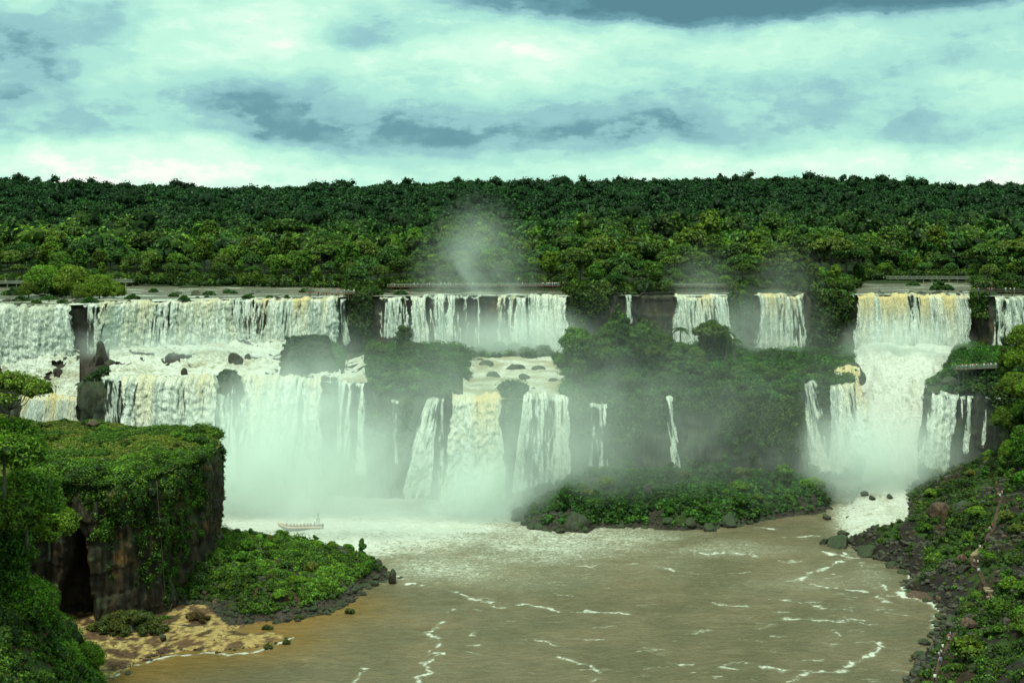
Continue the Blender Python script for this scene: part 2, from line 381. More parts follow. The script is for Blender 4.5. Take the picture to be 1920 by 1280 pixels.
Dlow = lerp_t([(-400, 396), (150, 395), (165, 387), (230, 383), (600, 382), (640, 376), (700, 374), (820, 372), (1060, 372), (1100, 368), (1200, 372), (1490, 372), (1506, 404), (1604, 405)])
Zlow = lerp_t([(-400, 29.3), (150, 29.3), (165, 37), (600, 37), (690, 37), (705, 34), (820, 33.2), (830, 32.4), (1060, 32.4), (1100, 33), (1490, 31.5), (1506, 32.4), (1604, 31.5)])
ZL = 58.0
def rough(x, y, z, a, s, f=.25):
    return a * ((fbm(x * f, y * f, z * f * .35, 4, s) - .5) * 2 + .5 * (ridge(x * f * 3, y * f * 3, z * f * .5, 3, s + 5) - .5))
def resample(P, step):
    P = np.array(P, float); L = np.r_[0, np.cumsum(np.hypot(*np.diff(P[:, :2], axis=0).T))]
    t = np.linspace(0, L[-1], max(3, int(L[-1] / step)))
    return np.stack([np.interp(t, L, P[:, k]) for k in range(P.shape[1])], 1)
def ribbon(name, path, zb=-1.5, step=.7, amp=1.6, seed=1, matl=None, lean=1.0, recess=None, cols=.7):
    # path: (X, Y, ztop); outward is to the right of the walking direction
    P = resample(path, step); n_ = len(P)
    T = np.gradient(P[:, :2], axis=0); T /= np.linalg.norm(T, axis=1)[:, None] + 1e-9
    Nn = np.stack([T[:, 1], -T[:, 0]], 1)
    hm = P[:, 2].max() - zb; nv = max(4, int(hm / step)); S = np.linspace(0, 1, nv)
    s = S[None, :]; zt = P[:, 2][:, None]
    Z = zt + (zb - zt) * s; bx = P[:, 0][:, None] + 0 * s; by = P[:, 1][:, None] + 0 * s
    d = rough(bx, by, Z, amp, seed) * sm(0, .06, s) + lean * s
    ledge = (np.floor(Z / 5.5 + 1.2 * fbm(bx * .05, by * .05, None, 2, seed + 3)) % 2) * .35
    L_ = np.arange(n_)[:, None] * step; cw = L_ / 1.5 + 1.4 * (vn(L_ * .12, Z * .07, None, seed + 9) - .5)
    d = d + cols * (1 - 2 * np.abs((cw % 1) - .5)) ** .6 * (.4 + vn(np.floor(cw), np.floor(Z / 7 + 3 * vn(np.floor(cw), 0 * Z, None, seed)), None, seed + 7)) * sm(0, .08, s)
    d = d + ledge * sm(0, .1, s) - amp * .5
    if recess is not None: d = d - recess(bx, by, Z)
    V = np.stack([bx + d * Nn[:, 0][:, None], by + d * Nn[:, 1][:, None], Z], -1)
    o = obj(name, mesh(name, V, gridq(n_, nv)), matl or M_ROCK)
    return o, V, Nn
def ang_grid(pxs, D0, D1, nr, zf, power=1.0):
    t = np.linspace(0, 1, nr) ** power
    PX = pxs[:, None] + 0 * t[None]; D = D0[:, None] * (D1[:, None] / D0[:, None]) ** t[None]
    Xg = (PX - 960) / F * D; Z = zf(PX, D, Xg)
    return PX, D, Xg, Z
# ------------------------------------------------------------------ river pool
xs = np.arange(-140, 165, .42); ys = np.concatenate([np.arange(125, 200, .6), np.arange(200, 300, .36), np.arange(300, 420, .7)])
Xp, Yp = np.meshgrid(xs, ys, indexing='ij'); PXp = 960 + Xp / Yp * F; PYp = YH + H * F / Yp
foam = np.zeros_like(Xp)
def fblob(px, py, rx, ry, a):
    global foam
    foam = np.maximum(foam, a * np.exp(-(((PXp - px) / rx) ** 2 + ((PYp - py) / ry) ** 2)))
for b in [(560, 950, 260, 75, 1.05), (760, 985, 260, 62, .85), (560, 1020, 260, 40, .95), (900, 950, 200, 45, .9), (1000, 1010, 260, 70, .52), (820, 1070, 200, 40, .46), (1160, 1010, 200, 45, .42), (1000, 1080, 300, 60, .28),
          (1640, 960, 75, 70, 1.0), (1640, 1010, 60, 25, .75), (1350, 1030, 220, 28, .34), (1500, 1090, 260, 60, .26), (1250, 1060, 300, 60, .25), (1640, 1080, 100, 40, .3), (1600, 1160, 200, 80, .2)]: fblob(*b)
wx = (fbm(Xp * .12, Yp * .12, None, 4, 91) - .5) * 12; wy = (fbm(Xp * .12, Yp * .12, None, 4, 92) - .5) * 12
wx2 = (fbm(Xp * .6, Yp * .6, None, 3, 93) - .5) * 3; wy2 = (fbm(Xp * .6, Yp * .6, None, 3, 94) - .5) * 3
def fline(pts, wd=.7, a=.8, warp=.6):
    global foam
    P = [onz(*p) for p in pts]
    wd *= .62; d = dline(P, Xp + wx * warp * .4 + wx2 * .75, Yp + wy * warp * .4 + wy2 * .75)
    brk = .35 + .65 * sm(.38, .58, fbm(Xp * .35, Yp * .5, None, 3, int(pts[0][0])))
    foam = np.maximum(foam, .80 * a * brk * np.exp(-(d / wd) ** 2) + .30 * np.exp(-(d / (wd * 5)) ** 2) * brk)
for L in [([(735, 1075), (765, 1090), (830, 1105), (900, 1128), (960, 1133), (1010, 1135), (1060, 1148), (1110, 1146), (1180, 1150)], .5, .85),
          ([(830, 1165), (800, 1178), (795, 1190), (820, 1196), (812, 1210), (800, 1228), (835, 1224), (800, 1240), (815, 1260), (790, 1266), (780, 1285)], .55, .8), ([(855, 1140), (840, 1150)], .4, .7),
          ([(985, 1196), (1020, 1205), (1060, 1214)], .5, .75), ([(1050, 1226), (1090, 1240), (1130, 1256)], .5, .7), ([(680, 1250), (660, 1278), (650, 1300)], .5, .7), ([(870, 1172), (885, 1190)], .4, .6),
          ([(1580, 1036), (1600, 1044), (1560, 1060), (1520, 1075), (1505, 1085)], .7, .9), ([(1545, 1035), (1610, 1048)], .7, .85), ([(1520, 1096), (1560, 1102), (1620, 1110)], .5, .8),
          ([(1695, 1062), (1710, 1085), (1700, 1100), (1685, 1115), (1740, 1128), (1770, 1145), (1742, 1160), (1745, 1175)], .9, .95),
          ([(1655, 1205), (1640, 1225), (1600, 1240), (1560, 1258), (1500, 1268), (1480, 1285)], .8, .95), ([(1430, 1252), (1490, 1256), (1540, 1262), (1620, 1252)], .6, .8), ([(1345, 1252), (1380, 1258)], .5, .8),
          ([(1280, 1030), (1330, 1040), (1370, 1033), (1415, 1043), (1405, 1026)], .7, .72), ([(1420, 1120), (1500, 1130), (1560, 1140), (1600, 1146)], .45, .6), ([(1460, 1160), (1560, 1164), (1640, 1170)], .45, .6), ([(1560, 1160), (1620, 1163)], .4, .7),
          ([(1180, 1058), (1240, 1062), (1300, 1075), (1260, 1085)], .5, .55), ([(1420, 990), (1445, 988)], .6, .8), ([(1330, 1130), (1400, 1135)], .5, .55), ([(1640, 1090), (1660, 1105), (1640, 1120), (1665, 1130)], .5, .65),
          ([(760, 1095), (775, 1095)], .9, 1.1), ([(215, 1268), (240, 1250), (290, 1238), (340, 1226), (430, 1228), (500, 1216), (548, 1196)], .45, 1.0), ([(1470, 1010), (1540, 1005)], .6, .6), ([(1560, 1185), (1580, 1195)], .4, .6)]: fline(*L)
n_s = fbm(Xp * .05, Yp * .11, None, 4, 33)
foam = foam * (.82 + .36 * n_s) + .09 * (n_s - .5)
rsf = random.Random(44)
for i in range(150):
    px_ = rsf.uniform(860, 1740); py_ = rsf.uniform(1010, 1285)
    if px_ > 1680 - max(0, 1100 - py_) : continue
    L_ = rsf.uniform(8, 45); dy = rsf.uniform(-.15, .15) * L_; x0_, y0_ = onz(px_, py_); x1_, y1_ = onz(px_ + L_, min(1300, py_ + dy))
    w0 = (Xp > min(x0_, x1_) - 6) & (Xp < max(x0_, x1_) + 6) & (Yp > min(y0_, y1_) - 6) & (Yp < max(y0_, y1_) + 6)
    if not w0.any(): continue
    d = dline([(x0_, y0_), (x1_, y1_)], Xp[w0] + wx2[w0] * .6, Yp[w0] + wy2[w0] * .6)
    foam[w0] = np.maximum(foam[w0], rsf.uniform(.28, .55) * np.exp(-(d / rsf.uniform(.25, .5)) ** 2))
lace_ = np.clip(.7 - np.abs(n_s - .5) * 6, 0, 1)
foam += lace_ * .10 * sm(1130, 1010, PYp)
shal = np.exp(-(np.maximum(dline([onz(200, 1270), onz(330, 1235), onz(520, 1200), onz(500, 1172), onz(560, 1160), onz(640, 1140)], Xp, Yp), 0) / 12) ** 2)
shal = np.maximum(shal, .35 * np.exp(-(((PXp - 600) / 200) ** 2 + ((PYp - 1180) / 60) ** 2)))
wave = (fbm(Xp * .16, Yp * .42, None, 5, 51) - .5) * 1.1 + (ridge(Xp * .1, Yp * .22, None, 3, 52) - .5) * .4 + np.clip(foam, 0, 1) * ((fbm(Xp * .35, Yp * .45, None, 4, 53) - .5) * 1.6)
wave *= .35 + .65 * sm(20, 60, np.hypot(Xp + 78, Yp - 245))
pool = struct(obj('river_pool', mesh('river_pool', np.stack([Xp, Yp, wave * .8], -1), gridq(*Xp.shape), attrs={'foam': foam, 'shal': shal}), M_POOL), 'muddy brown river pool streaked with foam below the falls')
POOLFOAM = foam
# ------------------------------------------------------------------ plateau, hills and upper river
pxs = np.concatenate([np.arange(-700, -40, 22.0), np.arange(-40, 1960, 7.0), np.arange(1960, 2700, 22.0)])
def land_mask(PX, D):                 # 1 = land, 0 = river bed on the plateau
    wv = (vn(PX * .02, D * .05, None, 5) - .5)
    r = np.zeros_like(PX)
    for a, b, d1 in ((-900, 645, 546), (704, 1062, 508), (1168, 1190, 490), (1264, 1368, 500), (1412, 1508, 500), (1606, 1824, 585), (1858, 2700, 484)):
        r = np.maximum(r, sm(a - 6, a + 2, PX + 14 * wv) * sm(b + 6, b - 2, PX + 14 * wv) * sm(d1 + 8, d1 - 4, D + 30 * wv))
    return 1 - r
SKY_Y = lerp_t([(-400, 345), (0, 352), (120, 357), (450, 362), (560, 360), (700, 357), (860, 349), (1000, 352), (1200, 349), (1450, 345), (1640, 347), (1730, 355), (1780, 361), (1920, 359), (2400, 364)])
def zplat(PX, D, Xg):
    lm = land_mask(PX, D)
    zr = 57.0 + lm * (2.2 + 6 * sm(560, 900, D) + 1.0 * (fbm(Xg * .03, D * .03, None, 3, 8) - .5))
    crest = 85 - (SKY_Y(PX) - 7 - YH) / F * 2500 - 15
    hill = sm(850, 2700, D) ** .82 * (crest - 65)
    und = 26 * (fbm(Xg * .0022, D * .0022, None, 4, 12) - .5) * sm(900, 1500, D) * sm(2700, 2100, D)
    back = -160 * sm(2750, 5200, D)
    return zr + hill + und + back
PX, D, Xg, Z = ang_grid(pxs, Dup(pxs) + .9, np.full(len(pxs), 6500.0), 150, zplat, 1.25)
colr = np.where((land_mask(PX, D) > .4)[..., None], GREEN * .5, ROCKC)
struct(obj('plateau_ground', mesh('plateau_ground', np.stack([Xg, D, Z], -1), gridq(*PX.shape), col=colr.reshape(-1, 3)), M_GROUND), 'forest floor and hills beyond the falls')
PL = (pxs, PX, D, Z)
def plateau_z(X, Y): return zplat(960 + X / Y * F, Y, X)
pxr = np.arange(-500, 2400, 3.0)
def zriv(PX, D, Xg):
    return ZL + .12 + .5 * (fbm(Xg * .2, D * .12, None, 4, 14) - .5) + 1.1 * sm(450, 540, D) * (fbm(Xg * .05, D * .05, None, 3, 15) > .5) * 0
PX, D, Xg, Z = ang_grid(pxr, Dup(pxr) - .2, np.where(pxr > 1590, 600.0, 552.0), 60, zriv)
fo = .10 + 1.3 * (fbm(Xg * .07, D * .16, None, 5, 16) - .48) + .5 * np.exp(-(D - Dup(PX)) / 5.0) + .15 * sm(520, 440, D)
lmk = (land_mask(PX, D) < .85); lmk = lmk[:-1, :-1] | lmk[1:, 1:]
struct(obj('upper_river', mesh('upper_river', np.stack([Xg, D, Z], -1), gridq(*PX.shape, mask=lmk), attrs={'foam': fo, 'shal': 0 * fo + .15}), M_RIVER), 'shallow upper river spreading to the lip of the falls')
upx = np.arange(-420, 2400, 4.0)
def ztop_(p):
    D_ = float(Dup(p)) + .9; z = float(zplat(np.array([[p * 1.0]]), np.array([[D_]]), np.array([[gx(p, D_)]]))[0, 0]); return z + .15 if z > 58 else ZL - .6
upath = [(gx(p, Dup(p) + 1.3), Dup(p) + 1.3, ztop_(p)) for p in upx]
CU, CUV, CUN = ribbon('upper_cliff', upath, zb=30, amp=1.5, seed=2, matl=M_ROCK, lean=.6); struct(CU, 'dark basalt cliff under the upper river')
# ------------------------------------------------------------------ middle bench
def zbench(PX, D, Xg):
    f = (D - Dlow(PX)) / np.maximum(Dup(PX) - Dlow(PX), 1)
    z = Zlow(PX) * (1 - f) + 36 * f
    left = sm(640, 600, PX)
    zl = np.where(PX < 158, 29.0 + 12.5 * sm(0, .9, f), 36.7 + 5.2 * f)
    z = z * (1 - left) + zl * left
    isl = sm(1060, 1110, PX) * sm(1570, 1480, PX) * sm(.02, .2, f) * sm(1.0, .7, f)
    mid = sm(650, 700, PX) * sm(880, 850, PX) * sm(.02, .2, f) * sm(1.0, .75, f)
    z = z + isl * (2.5 + 5.0 * np.exp(-((PX - 1175) / 90) ** 2)) * (1 - .6 * sm(1370, 1420, PX)) + mid * 3.0
    z = z + (fbm(Xg * .15, D * .15, None, 4, 21) - .5) * (1.6 + isl * 2)
    return z - .6
pxb = np.arange(-420, 1604.1, 2.5)
PX, D, Xg, Z = ang_grid(pxb, Dlow(pxb) + .4, Dup(pxb) + 1, 70, zbench)
wet = ((PX < 640) | ((PX > 872) & (PX < 1056)))
colr = np.where(wet[..., None], ROCKC, GREEN * .6)
struct(obj('middle_terrace', mesh('middle_terrace', np.stack([Xg, D, Z], -1), gridq(*PX.shape), col=colr.reshape(-1, 3)), M_GROUND), 'rocky terrace between the upper and the lower falls')
def bench_z(X, Y): return zbench(960 + X / Y * F, Y, X)
lpath = [(gx(p, Dlow(p)), float(Dlow(p)), float(Zlow(p)) - .5) for p in np.arange(-420, 1604, 4.0)]
lpath += [(gx(1600, 420), 420, 32), (gx(1596, 445), 445, 34), (gx(1590, 470), 470, 35), (gx(1590, 484), 484, 36)]
CL, CLV, CLN = ribbon('lower_cliff', lpath, zb=-1.5, amp=2.0, seed=4, matl=M_ROCKW, lean=3.0); struct(CL, 'wet mossy basalt cliff behind the lower falls')
# right-hand terrace over the lower right falls
Drf = lerp_t([(1738, 381), (1800, 380), (1900, 378), (2400, 360)]); Drb = lerp_t([(1738, 398), (1762, 418), (1786, 458), (1800, 484), (1858, 472), (1925, 464), (2400, 450)])
def zrt(PX, D, Xg):
    return 32.2 + 5.2 * sm(1768, 1800, PX) * sm(381, 388, D) + 10 * sm(1890, 2050, PX) + (fbm(Xg * .15, D * .15, None, 4, 23) - .5) * 1.4
pxt = np.arange(1738, 2400, 2.5)
PX, D, Xg, Z = ang_grid(pxt, Drf(pxt), Drb(pxt), 50, zrt)
struct(obj('right_terrace', mesh('right_terrace', np.stack([Xg, D, Z], -1), gridq(*PX.shape), col=np.broadcast_to(GREEN * .7, (Z.size, 3))), M_GROUND), 'overgrown ledge above the lower right falls')
def rt_z(X, Y): return zrt(960 + X / Y * F, Y, X)
rpath = [(gx(1800, 484), 484, 34), (gx(1786, 458), 458, 32.5), (gx(1762, 418), 418, 32), (gx(1738, 398), 398, 31.8), (gx(1737, 381), 381, 31.8)] + [(gx(p, Drf(p)), float(Drf(p)), 31.9 + (2.0 if p > 1790 else 0)) for p in np.arange(1745, 2400, 6.0)]
CR, CRV, CRN = ribbon('right_cliff', rpath, zb=2, amp=1.7, seed=6, matl=M_ROCKW, lean=3.2); struct(CR, 'dark wet cliff behind the lower right falls')
# ------------------------------------------------------------------ the torrent
TR = [(1596, 1806, 655, 472), (1590, 1790, 690, 450), (1600, 1772, 740, 430), (1612, 1752, 790, 415), (1626, 1738, 840, 400), (1622, 1728, 880, 388), (1606, 1716, 920, 366), (1588, 1716, 955, 347), (1574, 1724, 990, 330), (1556, 1735, 1012, 318), (1548, 1740, 1026, 313.6)]
ta = np.array(TR, float); tz = H - (ta[:, 2] - YH) / F * ta[:, 3]; tz[-1] = -.25; tz[-2] = .2
tt = np.linspace(0, len(TR) - 1, 210); ti = np.arange(len(TR))
tL, tR, tD, tZ = [np.interp(tt, ti, q) for q in (ta[:, 0], ta[:, 1], ta[:, 3], tz)]
def smooth1(a, k=9): return np.convolve(np.pad(a, (k, k), 'edge'), np.ones(2 * k + 1) / (2 * k + 1), 'valid')
tL, tR, tD, tZ = [smooth1(q) for q in (tL, tR, tD, tZ)]
uu = np.linspace(0, 1, 150)
PXt = tL[None] + (tR - tL)[None] * uu[:, None]; Dt = tD[None] + 0 * PXt
Xt = (PXt - 960) / F * Dt
steep = sm(0, 40, tt[None] * 20) * sm(118, 95, tt[None] * 20)
lum = ridge(Xt * .12, Dt * .07, None, 4, 31) - .5
Zt = tZ[None] + steep * (7.5 * lum + 3.0 * (ridge(Xt * .3, Dt * .2, None, 3, 33) - .5) + 2.2 * (fbm(Xt * .5, Dt * .35, None, 4, 32) - .5)) + .6 * (fbm(Xt * .4, Dt * .4, None, 4, 34) - .5)
Zt += 5.5 * np.exp(-(((PXt - 1645) / 42) ** 2 + ((Dt - 458) / 9) ** 2)) + 3.0 * np.exp(-(((PXt - 1730) / 40) ** 2 + ((Dt - 452) / 10) ** 2))
Zt += (3.4 * (fbm(Xt * .22, Dt * .2, None, 4, 39) - .45) + 2.0) * sm(30, 0, tt[None] * 20)
Zt -= .9 * (2 * uu[:, None] - 1) ** 4 * 2
fo = .92 - .30 * sm(80, 200, tt[None] * 20) + .9 * (fbm(Xt * .1, Dt * .06, None, 4, 35) - .5)
sh_ = sm(.42, .60, fbm(Xt * .09, Dt * .05, None, 4, 36)) * 1.0
struct(obj('torrent', mesh('torrent', np.stack([Xt, Dt, Zt], -1), gridq(*PXt.shape), attrs={'foam': fo, 'shal': sh_}), M_RAPID), 'white torrent rushing down the right-hand gorge')
ub = np.linspace(-.07, 1.12, 80)
PXq = tL[None] + (tR - tL)[None] * ub[:, None]; Dq = tD[None] + 0 * PXq; Xq = (PXq - 960) / F * Dq
out = np.maximum(np.maximum(-ub, ub - 1), 0)[:, None] * (tR - tL)[None] / F * Dq
Zq = tZ[None] - 2.4 - 3.5 * sm(405, 380, Dq) + np.minimum(.9 * out * sm(340, 400, Dq), 7 * sm(470, 430, Dq)) + 1.6 * (fbm(Xq * .2, Dq * .2, None, 4, 38) - .5)
struct(obj('torrent_bed', mesh('torrent_bed', np.stack([Xq, Dq, Zq], -1), gridq(*PXq.shape)), M_ROCKW), 'rock bed under the torrent')
# ------------------------------------------------------------------ lower banks (height fields over plan polygons)
def W(*pts): return [onz(a, b) for a, b in pts]
SAND = [(-120, 200), (-76, 216)] + W((212, 1268), (255, 1240), (300, 1226), (350, 1219), (410, 1222), (470, 1213), (520, 1203), (546, 1195), (502, 1184), (456, 1190), (432, 1182), (470, 1168)) + [(-58, 262), (-60, 275), (-120, 275)]
SPIT = W((430, 1172), (500, 1165), (545, 1163), (600, 1151), (640, 1137), (668, 1117), (690, 1096), (728, 1086), (738, 1074)) + [(gx(716, 296), 296), (gx(650, 303), 303), (gx(560, 308), 308), (gx(430, 314), 314), (gx(380, 320), 320), (-110, 326), (-110, 262), (-68, 262)]
LEFT = [(-70, 120), (-68, 190), (-75, 216), (-84, 236), (-96, 246), (-104, 262), (-300, 262), (-300, 120)]
def z_lb(X, Y):
    n1 = fbm(X * .12, Y * .12, None, 4, 41) - .5; n2 = fbm(X * .45, Y * .45, None, 3, 42) - .5
    a = np.minimum(.14 * sdf(SAND, X, Y), 1.5) + .35 * n2 + .5 * n1
    ds = sdf(SPIT, X + 3 * n1, Y + 3 * n1)
    b = np.minimum(.72 * ds, 4 + .40 * ds); b = np.minimum(b, 6.2 - .085 * np.maximum(X + 72, 0) + 2.5 * sm(-70, -82, X)) + 1.2 * n1 * sm(0, 6, ds) + .7 * n2
    c = np.minimum(1.25 * sdf(LEFT, X + 5 * n1, Y), 52) + 3 * n1 + n2
    return np.clip(np.maximum(np.maximum(a, b), c), -3, 60)
xs = np.arange(-230, -20, .7); ys = np.arange(130, 334, .7); Xb, Yb = np.meshgrid(xs, ys, indexing='ij'); Zb = z_lb(Xb, Yb)
dsd = sdf(SPIT, Xb, Yb); dle = sdf(LEFT, Xb, Yb)
nz_ = fbm(Xb * .3, Yb * .3, None, 4, 44)
cc = np.where(((dsd > 1.5) | (dle > .5))[..., None], np.where((nz_ > .56)[..., None], SOIL, GREEN * .8), np.where((nz_ > .60)[..., None], SOIL, np.where((nz_ < .38)[..., None], SOIL * 1.6, SANDC)))
cc = np.where(((dsd > -1) & (dsd < 3))[..., None], ROCKC * 1.3, cc)
struct(obj('left_bank', mesh('left_bank', np.stack([Xb, Yb, Zb], -1), gridq(*Xb.shape), col=cc.reshape(-1, 3)), M_GROUND), 'sandy and rocky bank below the headland')
APRON = W((958, 968), (985, 985), (1040, 996), (1080, 999), (1130, 989), (1230, 991), (1310, 993), (1390, 984), (1450, 972), (1520, 965), (1552, 958), (1566, 925), (1552, 895)) + [(gx(1540, 402), 402), (gx(1500, 402), 402), (gx(1480, 375), 380), (gx(1000, 378), 378), (gx(965, 360), 360)]
def z_ap(X, Y):
    n1 = fbm(X * .11, Y * .11, None, 4, 46) - .5; n2 = fbm(X * .4, Y * .4, None, 3, 47) - .5
    d = sdf(APRON, X + 4 * n1, Y + 3 * n1); PXx = 960 + X / Y * F
    return np.clip(np.minimum(.95 * d, 2.2 + .42 * d) * (.65 + .35 * sm(980, 1100, PXx)) + 2.4 * n1 * sm(0, 6, d) + n2, -3, 22)
xs = np.arange(-6, 125, .8); ys = np.arange(318, 408, .8); Xb, Yb = np.meshgrid(xs, ys, indexing='ij'); Zb = z_ap(Xb, Yb)
cc = np.where((fbm(Xb * .25, Yb * .25, None, 4, 48) > .6)[..., None] | (Zb < 1.4)[..., None], ROCKC, GREEN * .8)
struct(obj('island_foot', mesh('island_foot', np.stack([Xb, Yb, Zb], -1), gridq(*Xb.shape), col=cc.reshape(-1, 3)), M_GROUND), 'scrubby slope at the foot of the central cliff')
RB = [(40, 120), (66, 190)] + W((1688, 1300), (1712, 1250), (1748, 1205), (1772, 1160), (1768, 1142), (1735, 1118), (1690, 1104), (1712, 1088), (1690, 1066), (1640, 1046), (1600, 1030), (1590, 1012), (1650, 1010), (1700, 1000), (1692, 970), (1680, 935), (1700, 905)) + [(gx(1738, 386), 386), (gx(1745, 400), 400), (340, 400), (340, 120)]
def z_rb(X, Y):
    n1 = fbm(X * .09, Y * .09, None, 4, 55) - .5; n2 = fbm(X * .35, Y * .35, None, 4, 56) - .5
    d = sdf(RB, X + 3 * n1, Y + 3 * n1)
    z = np.minimum(.8 * d, 1.2 + .50 * d) + np.maximum(d - 40, 0) * .6
    return np.clip(z + 3.2 * n1 * sm(0, 10, d) + 1.3 * n2, -3, 90)
xs = np.arange(30, 260, .8); ys = np.arange(130, 392, .8); Xb, Yb = np.meshgrid(xs, ys, indexing='ij'); Zb = z_rb(Xb, Yb)
cc = np.where((fbm(Xb * .12, Yb * .12, None, 5, 58) > .51)[..., None] | (Zb < 2.2)[..., None], ROCKC * .5, GREEN * .8)
cc = np.where((fbm(Xb * .2, Yb * .2, None, 4, 59) > .62)[..., None], SOIL * .45, cc)
struct(obj('right_bank', mesh('right_bank', np.stack([Xb, Yb, Zb], -1), gridq(*Xb.shape), col=cc.reshape(-1, 3)), M_GROUND), 'steep scrubby bank with a footpath on the right')
# ------------------------------------------------------------------ headland
HP = [(-330, 262), (gx(-60, 244), 244), (gx(60, 243), 243), (gx(110, 247), 247), (gx(175, 247), 247), (gx(240, 250), 250), (gx(300, 257), 257), (gx(350, 268), 268), (gx(385, 277), 277), (gx(408, 288), 288), (gx(412, 298), 298), (gx(400, 307), 307), (gx(330, 313), 313), (gx(150, 316), 316), (gx(-60, 318), 318), (-330, 320)]
def z_hd(X, Y):
    d = sdf(HP, X, Y)
    return 33.0 + 1.6 * (fbm(X * .07, Y * .07, None, 4, 61) - .5) * 2 + .5 * (fbm(X * .4, Y * .4, None, 3, 62) - .5) - 1.2 * sm(4, 0, d) + 5 * sm(-105, -170, X)
hp = [(x, y, float(z_hd(np.array([x * 1.0]), np.array([y * 1.0]))[0])) for x, y in [tuple(q[:2]) for q in resample([(a, b, 0) for a, b in HP], 1.5)]]
def cave(x, y, z):
    p = 960 + x / y * F
    arch = 22 - ((p - 143) / 34.0) ** 2 * 17 + 5 * (vn(x * .35, z * .2, None, 66) - .5) + 3 * (vn(x * 1.1, z * .7, None, 67) - .5)
    return 10 * sm(-1.5, 4.5, arch - z) * sm(96, 112, p) * sm(192, 176, p) * (y < 270) + 3.0 * sm(40, 60, p) * sm(106, 96, p) * sm(22, 18, z) * (y < 270)
HC, HCV, HCN = ribbon('headland_cliff', hp, zb=-1, step=.4, amp=2.6, seed=9, matl=M_ROCKR, lean=1.2, recess=cave, cols=.9); struct(HC, 'dark rust-stained basalt cliff of the headland')
xs = np.arange(-330, -66, .8); ys = np.arange(240, 322, .8); Xh, Yh = np.meshgrid(xs, ys, indexing='ij'); dh = sdf(HP, Xh, Yh)
qm = ((dh[:-1, :-1] > .1) | (dh[1:, 1:] > .1))
cc = np.where((fbm(Xh * .15, Yh * .15, None, 4, 64) > .52)[..., None], np.array((.10, .12, .03)), np.array((.045, .08, .018)))
struct(obj('headland_top', mesh('headland_top', np.stack([Xh, Yh, z_hd(Xh, Yh)], -1), gridq(*Xh.shape, mask=qm), col=cc.reshape(-1, 3)), M_GROUND), 'flat grassy top of the headland')
# ------------------------------------------------------------------ foam sheets on the terrace
def sheet(name, label, pxa, pxb_, D0, D1, zoff, seed, fbase=.8, amp=1.6, hole=0.0):
    p = np.arange(pxa, pxb_, 1.8)
    d0 = np.array([D0(v) for v in p], float); d1 = np.array([D1(v) for v in p], float)
    PX, D, Xg, Z = ang_grid(p, d0, d1, 80, zbench)
    ft = (D - d0[:, None]) / np.maximum(d1 - d0, 1)[:, None]; Zf = Z + .75 + (zoff - .75) * sm(0, .2, ft) + (.15 + .85 * sm(0, .2, ft)) * (amp * (fbm(Xg * .22, D * .22, None, 4, seed) - .5) + amp * .5 * (ridge(Xg * .5, D * .5, None, 3, seed + 1) - .5)) - 1.2 * sm(.02, 0, ft)
    fo = fbase + .9 * (fbm(Xg * .12, D * .2, None, 4, seed + 2) - .5)
    mk = fbm(Xg * .12, D * .16, None, 4, seed + 4)[:-1, :-1] > hole
    struct(obj(name, mesh(name, np.stack([Xg, D, Zf], -1), gridq(*PX.shape, mask=mk), attrs={'foam': fo, 'shal': 0 * fo + .1}), M_RAPID), label)
sheet('terrace_rapids', 'foaming rapids between the left upper and lower falls', -400, 150, lambda p: Dlow(p) - .2, lambda p: Dup(p) - 2, 1.2, 71, .62, 3.0, .34)
sheet('terrace_rapids', 'foaming rapids between the left upper and lower falls', 205, 640, lambda p: Dlow(p) - .2, lambda p: Dup(p) - 2, 1.3, 75, .70, 3.2, .34)
sheet('middle_stream', 'shallow stream running to the central lower falls', 868, 1062, lambda p: Dlow(p) - .2, lambda p: Dup(p) - 2, 1.0, 81, .42, .9)
sheet('side_stream', 'thin stream between the outcrop and the middle wood', 636, 694, lambda p: Dlow(p) - .2, lambda p: 440, .45, 85, .6, 1.0, .36)
